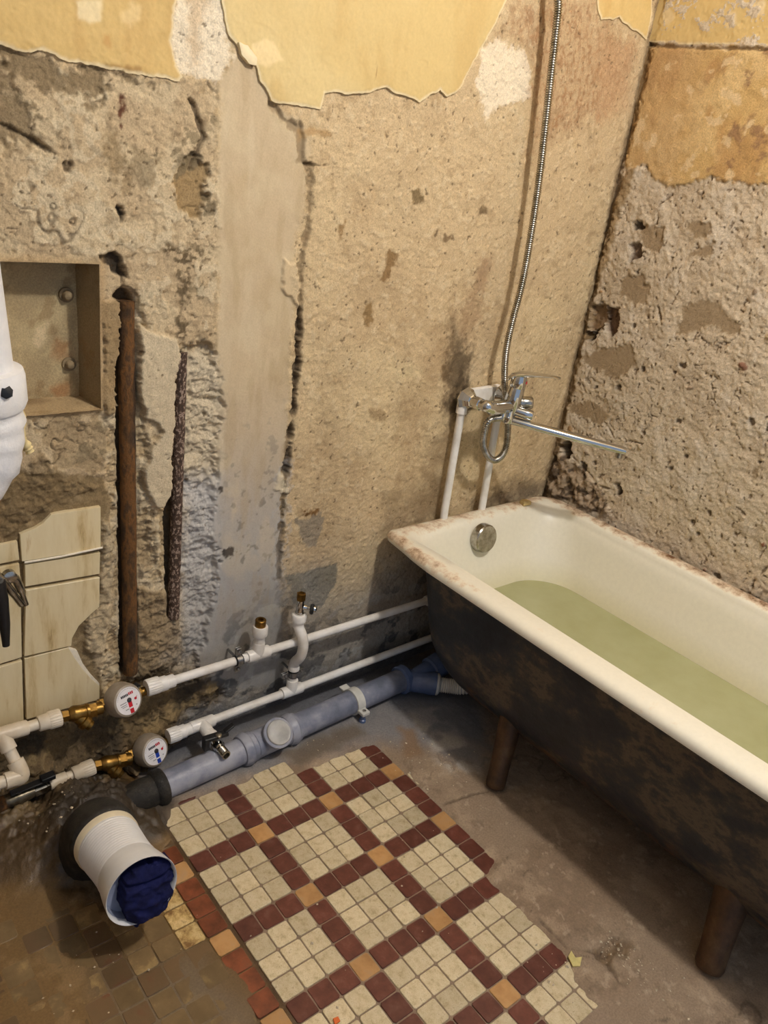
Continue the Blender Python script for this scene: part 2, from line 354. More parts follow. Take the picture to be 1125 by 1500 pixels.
# grey smooth strip in the middle
MID = [(-0.6316,1.426),(-0.6038,1.4667),(-0.5668,1.4591),(-0.5261,1.4088),(-0.4418,1.3739),(-0.4323,1.2906),(-0.4418,1.2018),(-0.4517,1.1095),(-0.4414,1.0412),(-0.4355,0.8815),(-0.4302,0.7567),(-0.432,0.6251),(-0.4118,0.3689),(-0.3628,0.0685),(-0.6544,0.1343),(-0.6282,0.3529),(-0.599,0.5207),(-0.6265,0.6877),(-0.6056,0.8354),(-0.6145,1.0027),(-0.6236,1.2275)]
mid = area(MID, .008, .8)
cm = np.ones(C.shape)*lin((198, 178, 146)); cm = mixc(cm, (182, 160, 124), sst(0, .7, n1)*.7); cm = mixc(cm, (170, 169, 168), sst(.95, .35, Z)*.9)  # lower end greyed: the cast of cool light is painted in
cm = mixc(cm, (214, 198, 164), sst(.1, .7, n2)*.3); cm = mixc(cm, (122, 116, 106), sst(.55, .8, fbm(X, Z, 55, 3, 12))*.7*sst(1.0, .5, Z))
brs = fbm(X*2.2, Z*.5, 16, 4, 69); cm = mixc(cm, (176, 154, 120), sst(.2, .8, brs)*.4); cm = mixc(cm, (210, 194, 164), sst(-.2, -.8, brs)*.4)
C = C*(1-mid[..., None])+cm*mid[..., None]; H = H*(1-mid)+mid*(.001*n1+.0005*n2+.0003*n3-.001)
# rough hacked plaster on the left
ROUGH = [(-1.2272,1.429),(-0.9952,1.4226),(-0.8414,1.4137),(-0.7071,1.4168),(-0.6367,1.4232),(-0.6306,1.3072),(-0.6189,1.1922),(-0.6152,1.016),(-0.6056,0.8927),(-0.5905,0.7596),(-0.6221,0.5917),(-0.5842,0.4307),(-0.6331,0.262),(-0.655,0.1542),(-0.3561,-0.0002),(-0.3137,-0.4334),(-1.4334,-0.0912)]
rough = area(ROUGH, .006, 1.0, .3)
cr = np.ones(C.shape)*lin((190, 168, 134)); fw = fbm(X, Z, 8, 6, 14, .62); fw2 = fbm(X, Z, 19, 5, 15, .62); ck = crackle(X, Z, 11, 18, .035)*sst(-.2, .3, fbm(X, Z, 5, 3, 19))
cr = mixc(cr, (208, 190, 156), sst(-.1, .5, n2)*.5); cr = mixc(cr, (160, 138, 104), sst(-.32, -.38, fw)*.7); cr = mixc(cr, (138, 122, 94), sst(.56, .60, fw2)*.8); cr = mixc(cr, (214, 198, 166), sst(.34, .37, fw)*sst(.62, .58, fw)*.6)
cr = mixc(cr, (120, 98, 70), sst(.4, .7, n3)*.35); cr = mixc(cr, (96, 78, 56), ck*.6)
C = C*(1-rough[..., None])+cr*rough[..., None]
H = H*(1-rough)+rough*(-.001+.0022*n1+.0048*terr(np.minimum(fw, .62), 3.0)+.0012*terr(fw2, 3.6)+.0007*n3+.0007*n4-.003*ck)
def stain(poly, rgb, a=1., soft=.008, w=1.2, h=0.):
    global C, H
    m = area(poly, soft, w)*a
    C = mixc(C, rgb, m)
    if h: H = H+h*m
# dark old mortar under the yellow paint, top left
DK = (126, 108, 80)
stain([(-0.9861,1.4207),(-0.9191,1.416),(-0.8414,1.4137),(-0.8164,1.3907),(-0.8255,1.366),(-0.8605,1.3632),(-0.8795,1.3682),(-0.9007,1.3577),(-0.9308,1.3703),(-0.969,1.3901)], DK, .85, .005, 1.5, -.004)
stain([(-0.8583,1.3635),(-0.8362,1.3955),(-0.8232,1.3682),(-0.8411,1.3511),(-0.8674,1.3409),(-0.8713,1.3598)], DK, .8, .005, 1.2, -.003)
stain([(-0.8208,1.4112),(-0.7383,1.4101),(-0.7451,1.391),(-0.7664,1.398),(-0.7848,1.3914),(-0.803,1.4024)], DK, .8, .005, 1.2, -.003)
stain([(-1.0135,1.4211),(-0.9794,1.3741),(-0.9528,1.3225),(-0.9156,1.2843),(-0.9342,1.2863),(-0.9736,1.3012),(-1.0219,1.2956)], (130, 112, 84), .8, .008, 1.6, -.006)
stain([(-0.8369,1.3268),(-0.8145,1.3245),(-0.803,1.2845),(-0.8124,1.2489),(-0.8261,1.2771)], (140, 118, 84), .7)
stain([(-0.7116,1.2717),(-0.6755,1.3048),(-0.6512,1.2917),(-0.6433,1.2378),(-0.6606,1.1993),(-0.6818,1.1934),(-0.7012,1.2222)], (150, 124, 84), .9, .004, .9, -.012)  # hollow: its shade is painted here and in the next two patches
stain([(-0.7109,1.2925),(-0.6743,1.3082),(-0.6516,1.2984),(-0.6797,1.2801),(-0.7025,1.2648)], (118, 104, 80), .8, .004, 1.2)
stain([(-0.6517,1.2429),(-0.6291,1.2271),(-0.6335,1.2056),(-0.6557,1.2113)], (112, 98, 74), .8, .004, 1.2)
stain([(-0.7843,1.3021),(-0.7408,1.2907),(-0.7524,1.2463),(-0.7733,1.2586)], (140, 122, 92), .7, .008, 1.6)
spk = sst(.05, .3, fbm(X, Z, 130, 2, 21))
m = area([(-0.7278,1.1491),(-0.6888,1.1625),(-0.6417,1.1452),(-0.6513,1.1117),(-0.6803,1.074),(-0.7027,1.0923)], .012, 1.2)*spk; C = mixc(C, (112, 96, 72), m)
m = area([(-0.7001,1.0985),(-0.6757,1.0989),(-0.6797,1.0552),(-0.6901,1.0363),(-0.6687,0.9843),(-0.691,0.9784),(-0.7005,1.0174),(-0.6934,1.0552)], .006, 1)*sst(-.2, .2, fbm(X, Z, 100, 2, 22)); C = mixc(C, (112, 96, 72), m)
stain([(-0.812,1.3796),(-0.8007,1.3822),(-0.7985,1.3617),(-0.8053,1.3347),(-0.8121,1.3479)], (88, 50, 34), .95, .003, .7)
stain([(-0.8125,1.2091),(-0.803,1.213),(-0.7982,1.1957),(-0.8054,1.1853)], (50, 40, 30), .95, .003, .6, -.012)
stain([(-0.8437,1.1312),(-0.82,1.132),(-0.8055,1.121),(-0.7956,1.098),(-0.808,1.1001),(-0.8273,1.1158),(-0.8415,1.1222)], (42, 34, 26), .95, .003, .7, -.014)
for pts in ([(-0.9921,1.3177),(-0.9537,1.3034),(-0.9187,1.2859)], [(-0.8402,1.0197),(-0.8313,0.9075),(-0.842,0.8563)], [(-0.6839,1.3924),(-0.656,1.3375),(-0.6797,1.2801)], [(-0.897,1.2702),(-0.893,1.2605),(-0.8884,1.271)], [(-0.803,1.1083),(-0.8006,1.0553),(-0.8282,0.9829)]):
    d = dline(X, Z, pts)+wobs*.8; H = H-.008*sst(.006, 0, d); C = mixc(C, (90, 74, 54), sst(.004, .001, d)*.8)
# trenches with rough sides
TR1 = [(-0.84,1.0376),(-0.7714,1.0431),(-0.7444,0.9801),(-0.756,0.8487),(-0.7399,0.7046),(-0.7329,0.5493),(-0.7046,0.4437),(-0.6736,0.3118),(-0.6896,0.167),(-0.8487,0.2255),(-0.8323,0.4109),(-0.8443,0.6333),(-0.8295,0.8015),(-0.8544,0.8705),(-0.8384,0.9585)]
TR2 = [(-0.6936,0.9719),(-0.6397,0.9794),(-0.5991,0.9134),(-0.5868,0.8337),(-0.6104,0.7468),(-0.5959,0.6515),(-0.6074,0.556),(-0.5827,0.4655),(-0.5919,0.379),(-0.6076,0.2728),(-0.6292,0.1645),(-0.7152,0.1955),(-0.7117,0.4113),(-0.7274,0.58),(-0.7394,0.6747),(-0.688,0.7856),(-0.6819,0.8701)]
t1 = area(TR1, .008, 1.3); t2 = area(TR2, .007, 1.3)
rk = ridge(X, Z, 22, 5, 31, .55); rk2 = fbm(X, Z, 34, 5, 32, .6)
t = np.maximum(t1, t2); rk3 = ridge(X*.8+Z*.3, Z*1.1-X*.2, 55, 4, 33, .6); tf = fbm(X+.012*fbm(X, Z, 30, 3, 34), Z*1.25, 20, 5, 35, .62); H = H*(1-t)+t*(-.011+.010*terr(tf, 4.2, .3)+.004*(rk3-.6)+.0022*n3+.0012*n4)
ct = np.ones(C.shape)*lin((182, 160, 124)); ct = mixc(ct, (204, 188, 158), sst(-.1, .4, tf)*.7); ct = mixc(ct, (150, 128, 96), sst(.2, .7, n2)*.6)
C = C*(1-t[..., None])+ct*t[..., None]
m = area([(-0.6793,0.9648),(-0.601,0.9482),(-0.5868,0.8337),(-0.5861,0.4663),(-0.6058,0.2341),(-0.6497,0.2486),(-0.6762,0.6951)], .01, 1.0); C = C*(1-.75*m[..., None])+.75*m[..., None]*(lin((204, 190, 164))*(1+.1*rk2[..., None]))
C = mixc(C, (178, 178, 180), area([(-0.6762,0.6951),(-0.578,0.6805),(-0.5696,0.2222),(-0.6576,0.2323)], .03, 1.0)*.7)  # bluish cast of cool light painted on the right trench edge
# plaster that still covers part of the pipes
TONG = [(-0.7711,1.0086),(-0.6994,0.9787),(-0.6902,0.952),(-0.6999,0.8989),(-0.6998,0.8437),(-0.7018,0.7582),(-0.7025,0.6687),(-0.7164,0.628),(-0.7374,0.641),(-0.7524,0.6768),(-0.7573,0.7218),(-0.7452,0.7707),(-0.7259,0.8012),(-0.7319,0.8188),(-0.7572,0.8296),(-0.7715,0.9036)]
tong = area(TONG, .003, .5); H = H*(1-tong)+tong*(.006+.0018*n2+.0009*n3); C = mixc(C, (206, 190, 160), tong*.85)
cov = area([(-0.8518,1.0554),(-0.813,1.0553),(-0.8081,1.0191),(-0.8095,0.9572),(-0.816,0.9065),(-0.8122,0.867),(-0.8292,0.8419),(-0.8418,0.8694),(-0.8381,0.9832)], .003, .7); H = H*(1-cov)+cov*(.004+.003*terr(fw2, 3)+.001*n3); C = mixc(C, (150, 126, 90), cov*.8)
keep = np.maximum(tong, cov)
# pipe slots
p1 = [(-0.7981,1.0553),(-0.794,0.905),(-0.7907,0.7122),(-0.7863,0.2576)]; d1 = dline(X, Z, p1); H = np.where((d1 < .024) & (keep < .5), np.minimum(H, -.040+.028*sst(.015, .020, d1+.3*wobs)+.003*n3), H)
C = mixc(C, (104, 82, 58), sst(.020, .015, d1)*.9*(1-keep))
p2 = [(-0.6898,0.9387),(-0.6938,0.7863),(-0.6948,0.6053),(-0.6867,0.3695)]; d2 = dline(X, Z, p2); H = np.where((d2 < .019) & (keep < .5), np.minimum(H, -.034+.022*sst(.012, .016, d2+.3*wobs)+.003*n3), H)
C = mixc(C, (92, 78, 60), sst(.016, .012, d2)*.9*(1-keep))
# mortar patch at the pipe feet
stain([(-0.7661,0.4511),(-0.6768,0.4193),(-0.6583,0.2514),(-0.7069,0.1925),(-0.7642,0.2316),(-0.7805,0.3445)], (142, 122, 92), .9, .006, .8, .012)
# the hairline and the void where the strip meets the right plaster
sm = [(-0.5261,1.4088),(-0.499,1.3842),(-0.4601,1.3717),(-0.4513,1.3193),(-0.429,1.3032),(-0.4235,1.2412),(-0.426,1.1766),(-0.4334,1.1233),(-0.4246,1.0411),(-0.4207,0.9403),(-0.4186,0.8188),(-0.425,0.74),(-0.4283,0.6245),(-0.4203,0.5005),(-0.4176,0.3893)]
ds = dline(X, Z, sm)+wobs*1.2
H = H-.006*sst(.009, .001, ds); C = mixc(C, (120, 100, 72), sst(.012, .002, ds)*.65)
vd = [(-0.4272,1.0341),(-0.4207,0.9403),(-0.42,0.8499),(-0.4193,0.7555),(-0.4221,0.674)]; dv = dline(X, Z, vd)+wobs
dv = dv+.006*sst(-.2, .5, fbm(X, Z, 30, 4, 68)); H = H-.012*sst(.009, .003, dv); C = mixc(C, (84, 70, 54), sst(.010, .004, dv)*.8)
vd = [(-0.4258,0.6745),(-0.4216,0.5541),(-0.4136,0.3884),(-0.3885,0.1626)]; dv = dline(X, Z, vd)+wobs*3
C = mixc(C, (84, 78, 70), sst(.018, .004, dv)*.6*sst(-.2, .3, n3+.2)); C = mixc(C, (180, 182, 184), sst(.024, .012, dv)*sst(.006, .014, dv)*.4)
stain([(-0.4759,1.142),(-0.4472,1.1296),(-0.4257,1.0827),(-0.4313,1.0411),(-0.464,1.0688),(-0.4776,1.109)], (206, 184, 148), .9, .003, .6, .006)
stain([(-0.4514,0.6782),(-0.4213,0.6655),(-0.4205,0.6198),(-0.4511,0.6349)], (208, 194, 166), .9, .004, .8, .004)
stain([(-0.4601,1.3717),(-0.4019,1.3845),(-0.3813,1.375),(-0.3878,1.3622),(-0.4118,1.3607),(-0.4256,1.3699),(-0.4555,1.3581)], (172, 140, 96), .8, .004, .8)
d = dline(X, Z, [(-0.446,1.3138),(-0.4061,1.3139),(-0.3708,1.321)])+wobs*.6; H = H-.004*sst(.004, 0, d); C = mixc(C, (96, 76, 50), sst(.003, .001, d)*.8)
# white filler scars
stain([(-0.7278,1.4708),(-0.7218,1.5102),(-0.7111,1.5499),(-0.6167,1.5693),(-0.6202,1.4996),(-0.6041,1.4719),(-0.6368,1.4252),(-0.6792,1.4312),(-0.7075,1.4298)], (236, 222, 196), .9*1, .004, .8)
C = mixc(C, (196, 168, 130), area([(-0.6959,1.553),(-0.6661,1.5591),(-0.6675,1.4813),(-0.6733,1.4402),(-0.6909,1.4475)], .01, 1.2)*.6)
stain([(-0.0024,1.4802),(-0.029,1.5185),(-0.0157,1.5796),(0.0152,1.6052),(0.0987,1.5963),(0.1368,1.5543),(0.1443,1.5002),(0.0852,1.4894),(0.0218,1.4537)], (232, 216, 188), .95, .005, 1.2, .001)
# glue and fibre scars near the corner
g = area([(0.0611,1.6841),(0.3085,1.7331),(0.3382,1.6842),(0.5014,1.6847),(0.4841,1.5924),(0.4195,1.5072),(0.3262,1.4652),(0.1887,1.4196),(0.1398,1.4996),(0.1502,1.5563),(0.1041,1.6156),(0.0172,1.6131)], .03, 2)
fib = ridge(X*1.8+Z*.6, Z*.7-X*.5, 60, 3, 41); C = mixc(C, (156, 116, 80), g*(.35+.45*sst(.6, .85, fib))); H = H+g*.002*(fib-.5)
C = mixc(C, (186, 150, 112), area([(0.3585,1.6599),(0.4745,1.6801),(0.5092,1.5344),(0.3987,1.4892)], .03, 2)*.6)
# brown streaks running down behind the mixer, and single spots
for poly, rgb, a in (([(0.1256,1.1534),(0.1028,1.038),(0.1118,0.8456),(0.0994,0.7729),(0.0442,0.7778),(0.0238,0.9211),(0.0509,1.0547),(0.0776,1.136)], (140, 104, 74), .55),
                     ([(0.0254,1.0055),(0.0811,0.9705),(0.1202,0.8722),(0.1148,0.7716),(0.0836,0.7557),(0.0294,0.8861)], (58, 50, 36), 1.0), ([(0.016,0.9554),(0.1001,0.9527),(0.1461,0.7688),(0.0997,0.6973),(0.0442,0.7778)], (84, 70, 50), .8), ([(-0.0259,0.9899),(0.0162,1.0548),(0.0467,0.9544),(0.0182,0.8517),(-0.0368,0.7126),(-0.0744,0.7883)], (146, 116, 80), .4),
                     ([(-0.1335,0.9279),(-0.1043,0.943),(-0.0324,0.7486),(-0.0381,0.6001),(-0.0788,0.568)], (140, 112, 78), .35), ([(-0.1256,0.5756),(0.0577,0.6056),(0.1445,0.4481),(-0.1052,0.4553)], (112, 94, 68), .5),
                     ([(-0.0128,0.7099),(0.0778,0.7376),(0.1071,0.4969),(0.0109,0.4732)], (128, 104, 74), .5), ([(-0.3638,0.9678),(-0.3086,0.966),(-0.2368,0.4432),(-0.2868,0.337)], (160, 138, 104), .4), ([(0.2134,0.4997),(0.4384,0.5292),(0.5544,0.4658),(0.251,0.461)], (96, 80, 58), .7)):
    C = mixc(C, rgb, area(poly, .03, 2.5)*a*(.6+.4*sst(-.3, .3, n2)))
for poly, rgb, a in (([(-0.2146,1.0995),(-0.2014,1.1581),(-0.1853,1.1557),(-0.1898,1.1147),(-0.2043,1.0849)], (134, 104, 66), .9), ([(-0.1604,1.2843),(-0.1361,1.2917),(-0.1234,1.2689),(-0.1536,1.2598)], (124, 104, 72), .9),
                     ([(-0.0465,1.2025),(-0.0258,1.2065),(-0.018,1.1918),(-0.0389,1.1879)], (128, 104, 74), .9), ([(0.0438,1.2674),(0.0737,1.2754),(0.0793,1.2546),(0.0529,1.2499)], (124, 104, 76), .9), ([(-0.2509,1.0371),(-0.2364,1.043),(-0.2271,1.0096),(-0.2418,1.0038)], (140, 112, 72), .9),
                     ([(-0.3697,0.5658),(-0.3221,0.5609),(-0.3235,0.5394),(-0.3598,0.5462)], (118, 84, 44), .95), ([(-0.3827,0.5433),(-0.3126,0.5483),(-0.299,0.5035),(-0.3182,0.4607),(-0.3637,0.4741)], (138, 128, 112), .8), ([(-0.3946,0.3931),(-0.3554,0.397),(-0.2474,0.3948),(-0.2476,0.331),(-0.2797,0.2785),(-0.3662,0.3083)], (106, 102, 86), .9),
                     ([(-0.5931,0.659),(-0.5802,0.6618),(-0.5759,0.6451),(-0.589,0.644)], (60, 50, 42), .9), ([(-0.5675,0.5002),(-0.5503,0.4999),(-0.5459,0.485),(-0.5632,0.4854)], (60, 50, 42), .9), ([(-0.2055,0.7999),(-0.1637,0.7996),(-0.1552,0.7748),(-0.1917,0.7783)], (160, 136, 100), .8),
                     ([(-0.3504,1.2068),(-0.3338,1.213),(-0.325,1.1879),(-0.3416,1.1804)], (150, 118, 76), .8), ([(-0.1803,0.8976),(-0.0979,0.9098),(-0.047,0.8766),(-0.1102,0.8601)], (206, 186, 146), .6)):
    stain(poly, rgb, a, .004, .9)
pin = sst(1.06, 1.16, fbm(X, Z, 120, 2, 51)); C = mixc(C, (92, 72, 48), pin*.7*(1-mid)); H = H-.0015*pin*(1-mid)
# cold grey splashes low on the wall, with cool light painted in
lowc = sst(.46, .10, Z+.05*n1); gz = sst(.50, .22, Z+.06*n1)*sst(-.75, -.6, X); C = mixc(C, (156, 150, 140), gz*.6)
C = mixc(C, (132, 131, 130), lowc*.55*sst(-.75, -.6, X)); C = mixc(C, (64, 66, 70), lowc*sst(.25, .5, fbm(X, Z, 20, 5, 61))*.75*sst(-.8, -.6, X))
C = mixc(C, (180, 178, 174), lowc*sst(.35, .6, fbm(X, Z, 24, 5, 62))*.5*sst(-.8, -.6, X))
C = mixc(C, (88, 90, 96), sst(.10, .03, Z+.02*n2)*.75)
# filth behind and under the water meters
gr = area([(-1.2828,0.2801),(-1.0049,0.2006),(-0.8491,0.1892),(-0.7485,0.2446),(-0.6036,0.1849),(-0.544,0.0927),(-0.687,0.0671),(-0.7168,-0.1735),(-1.3282,-0.1248)], .02, 1.5, .3)
cg = np.ones(C.shape)*lin((112, 92, 62)); cg = mixc(cg, (70, 56, 38), sst(-.1, .5, n2)*.8); cg = mixc(cg, (156, 132, 90), sst(.25, .6, fbm(X, Z, 22, 5, 63))*.7); cg = mixc(cg, (38, 32, 25), sst(.3, .6, fbm(X, Z, 12, 4, 64))*.8)
C = C*(1-.92*gr[..., None])+.92*gr[..., None]*cg
H = H+gr*(.002+.010*terr(fbm(X, Z, 16, 5, 65, .6), 3.5, .2)+.002*n3)
# mortar bed round the tiles
bed = area([(-1.2207,0.8341),(-1.0221,0.8043),(-0.9908,0.7551),(-0.9438,0.7484),(-0.8434,0.72),(-0.8237,0.6738),(-0.8201,0.568),(-0.8321,0.4438),(-0.8474,0.348),(-0.8756,0.3737),(-0.8487,0.2255),(-0.8495,0.1523),(-1.2862,0.2503)], .005, .8, .3)
cb = np.ones(C.shape)*lin((136, 116, 84)); cb = mixc(cb, (106, 88, 62), sst(0, .6, n2)*.7); cb = mixc(cb, (166, 146, 112), sst(.3, .6, n3)*.5)
C = C*(1-bed[..., None])+bed[..., None]*cb; H = H*(1-bed)+bed*(-.004+.0015*n3+.002*n2)
hk = area([(-0.8443,0.6333),(-0.8226,0.6142),(-0.8208,0.4076),(-0.8477,0.3137),(-0.8833,0.3424),(-0.8749,0.4148),(-0.8521,0.4329)], .006, .9); H = H+hk*(.009+.006*terr(rk2, 3.5, .25)); C = mixc(C, (190, 172, 140), hk*.8)
hk = area([(-0.9792,0.7535),(-0.9542,0.7895),(-0.9075,0.7296),(-0.8568,0.7008),(-0.9089,0.681),(-0.959,0.6688),(-0.9961,0.6479),(-1.0325,0.6273),(-1.0764,0.65),(-1.05,0.7117)], .006, .9); H = H+hk*(.004+.006*terr(rk2, 3.5, .25)); C = mixc(C, (122, 102, 72), hk*.7)
# foot of the wall: rubble and mortar bulging into the room on the left
foot = sst(.14, .0, Z-.03*fbm(X, X*0, 7, 3, 66)+.02*n1)*sst(-.62, -.80, X); H = H+foot*(.055+.026*terr(rk2, 4, .3)+.010*n3); C = mixc(C, (74, 60, 42), foot*.75*sst(-.4, .3, n2)); C = mixc(C, (34, 28, 22), foot*sst(-.2, .4, fbm(X, Z, 14, 4, 67))*.8)
C = mixc(C, (150, 130, 96), foot*sst(.4, .6, n3)*.6)
# corner seam
H = H-.006*sst(.53, .56, X+wobs); C = mixc(C, (120, 96, 66), sst(.53, .555, X+wob)*.6)
# the niche is an opening
NU0, NU1, NZ0, NZ1 = -1.30, -.843, .858, 1.117
sn = np.maximum.reduce([NU0-X, X-NU1, NZ0-Z, Z-NZ1]); H = H*sst(0, .012, sn); H = np.where(sn < 0, 0, H)
C = mixc(C, (168, 142, 104), sst(.02, .0, sn)*.7)
niche_hole = sn < .0005
wall_back = structure(hfield('wall_back', xs, zs, H, WF, M_WALL, cols=np.concatenate([C, (1-.7*mid)[..., None]], 2), hole=niche_hole))
H_back = H

# paint coats left on the wall: raised sheets with broken edges (parts of the wall)
def coat(name, poly, X, Z, us, vs, Hb, frame, parent, mat, rgb, th=.0045, edge=(232, 216, 178), w=.5, seed=70, wear=None):
    i0, i1 = [np.searchsorted(us, t) for t in (min(p[0] for p in poly)-.03, max(p[0] for p in poly)+.03)]
    j0, j1 = [np.searchsorted(vs, t) for t in (min(p[1] for p in poly)-.03, max(p[1] for p in poly)+.03)]
    sl = (slice(max(i0, 0), i1), slice(max(j0, 0), j1)); x = X[sl]; z = Z[sl]
    S = sdf(x, z, poly, .3)+.009*w*fbm(x, z, 30, 5, seed, .6)
    c = np.ones(x.shape+(3,))*lin(rgb[0]); c = mixc(c, rgb[1], sst(-.2, .7, fbm(x, z, 5, 4, seed+1))*.7)
    c = mixc(c, rgb[2], sst(.2, .8, fbm(x*1.6, z*.5, 12, 4, seed+2))*.5)
    if wear:
        for pl_, cc, a in wear: c = mixc(c, cc, sst(.004, -.004, sdf(x, z, pl_)+.004*fbm(x, z, 60, 4, seed+4))*a)
    ck = crackle(x*.9, z*.35, 5.5, seed+7, .02)*sst(.1, .3, fbm(x, z, 4, 3, seed+8)); c = mixc(c, (150, 112, 64), ck*.7)
    c = mixc(c, edge, sst(-.006, -.001, S)*.8)
    h = np.maximum(Hb[sl], -.001)*.4+th+.0012*fbm(x, z, 6, 3, seed+3)-.001*sst(-.006, 0, S)
    return hfield(name, us[sl[0]], vs[sl[1]], h, frame, mat, parent, S=S, base=Hb[sl]-.004, cols=c, sharp=50)
YEL = ((210, 184, 126), (218, 195, 140), (198, 167, 108))
YELD = ((210, 178, 114), (220, 192, 132), (194, 156, 94))
drip = [([(-0.8784,1.498),(-0.875,1.474),(-0.8564,1.472),(-0.8396,1.477),(-0.8371,1.5062)], (236, 216, 170), .9), ([(-0.8052,1.4962),(-0.7921,1.5115),(-0.7766,1.509),(-0.7742,1.491),(-0.792,1.4784),(-0.8052,1.4833)], (232, 206, 150), .6),
        ([(-0.836,1.4184),(-0.8196,1.4248),(-0.7759,1.424),(-0.7735,1.4166),(-0.803,1.4159)], (150, 110, 56), .7), ([(-0.8355,1.4631),(-0.8226,1.4636),(-0.8249,1.4465),(-0.8378,1.448)], (184, 130, 66), .5)]
coat('paint_coat', [(-1.236,1.8012),(-1.3013,1.3856),(-1.0747,1.417),(-0.986,1.4224),(-0.9579,1.4202),(-0.9287,1.4216),(-0.8888,1.4136),(-0.8414,1.4175),(-0.7804,1.4165),(-0.7338,1.4198),(-0.7071,1.4178),(-0.7,1.4239),(-0.7126,1.439),(-0.7255,1.4712),(-0.7216,1.5055),(-0.7117,1.5682),(-0.687,2.0197)], X, Z, xs, zs, H, WF, wall_back, M_PAINT, YELD, wear=drip)
coat('paint_coat', [(-0.6645,2.0287),(-0.6381,1.5456),(-0.6202,1.4996),(-0.6054,1.4921),(-0.5954,1.4815),(-0.5673,1.4654),(-0.5542,1.4397),(-0.5292,1.4117),(-0.4794,1.4117),(-0.423,1.4136),(-0.4169,1.4409),(-0.3422,1.4492),(-0.2721,1.4688),(-0.2228,1.4625),(-0.1796,1.4585),(-0.1282,1.4872),(-0.1062,1.4763),(-0.0795,1.4904),(-0.0641,1.5107),(-0.0481,1.5451),(-0.0219,1.5874),(0.0116,1.6558),(0.0273,1.6897),(-0.0931,2.2561)], X, Z, xs, zs, H, WF, wall_back, M_PAINT, YEL, seed=80, w=.35, wear=[([(-0.5776,1.4949),(-0.5319,1.507),(-0.5123,1.4785),(-0.5452,1.4657),(-0.5676,1.4695)], (236, 212, 160), .8)])
coat('paint_flake', [(-0.6026,1.4906),(-0.5853,1.4894),(-0.5665,1.4729),(-0.567,1.4612),(-0.5806,1.4611),(-0.5975,1.4729)], X, Z, xs, zs, H, WF, wall_back, M_PAINT, ((240, 222, 182),)*3, th=.009, seed=90, w=.2)
coat('paint_coat', [(0.0765,2.3236),(0.3109,1.7335),(0.338,1.698),(0.3795,1.7071),(0.4045,1.7187),(0.4242,1.7112),(0.4729,1.703),(0.5261,1.6949),(0.5253,1.7473),(0.2683,2.3999)], X, Z, xs, zs, H, WF, wall_back, M_PAINT, YELD, seed=100, w=.35)

# niche: back panel, right cheek, sill and head, with two domed bolts
NB = .072
def slab(name, us, vs, frame, rgb1, rgb2, seed, hole=None, amp=.0016, stains=()):
    U, V = np.meshgrid(us, vs, indexing='ij')
    c = np.ones(U.shape+(3,))*lin(rgb1); c = mixc(c, rgb2, sst(-.1, .7, fbm(U, V, 14, 5, seed))*.8); c = mixc(c, (140, 112, 74), sst(.4, .7, fbm(U, V, 40, 4, seed+1))*.5)
    for pl_, cc, a in stains: c = mixc(c, cc, sst(.008, -.008, sdf(U, V, pl_)+.008*fbm(U, V, 40, 4, seed+2))*a)
    return hfield(name, us, vs, amp*fbm(U, V, 12, 5, seed+3)+.0006*fbm(U, V, 70, 3, seed+4), frame, M_WALL, wall_back, cols=c)
slab('niche_back', np.arange(NU0, -.846, .004), np.arange(NZ0-.004, NZ1+.006, .005), ((0, NB, 0), (1, 0, 0), (0, 0, 1), (0, -1, 0)), (186, 166, 126), (166, 146, 110), 110,
     stains=[(((-.90, .93), (-.872, .93), (-.872, .965), (-.9, .975)), (150, 96, 48), .6), (((-.90, .864), (-.88, .866), (-.88, .885), (-.91, .88)), (160, 104, 56), .6), (((-.93, .96), (-.915, .975), (-.91, 1.0), (-.93, .99)), (224, 202, 160), .7)])
slab('niche_cheek', np.arange(-.004, NB+.002, .003), np.arange(NZ0-.004, NZ1+.006, .004), ((NU1-.016, NB, 0), (.222, -1, 0), (0, 0, 1), (-1, -.222, 0)), (150, 131, 98), (128, 110, 80), 120)  # darker colours paint in the shade of this unlit face
slab('niche_sill', np.arange(NU0, NU1+.004, .004), np.arange(-.004, NB+.004, .004), ((0, 0, NZ0), (1, 0, 0), (0, 1, .08), (0, 0, 1)), (176, 152, 114), (140, 116, 84), 130)
slab('niche_head', np.arange(NU0, NU1+.004, .004), np.arange(-.004, NB+.004, .004), ((0, NB, NZ1), (1, 0, 0), (0, -1, 0), (0, 0, -1)), (180, 152, 108), (150, 124, 84), 140)
for c in ((-0.8777,0.07,1.0501), (-0.8763,0.07,0.9249)):
    b = MB(); b.lathe(c, (0, -1, 0), [(-.004, .013), (.002, .0132), (.003, .0125), (.0032, .0085), (.008, .0085), (.012, .006), (.0135, .002)], 14)
    b.build('bolt', M_MORTAR, wall_back, 35)

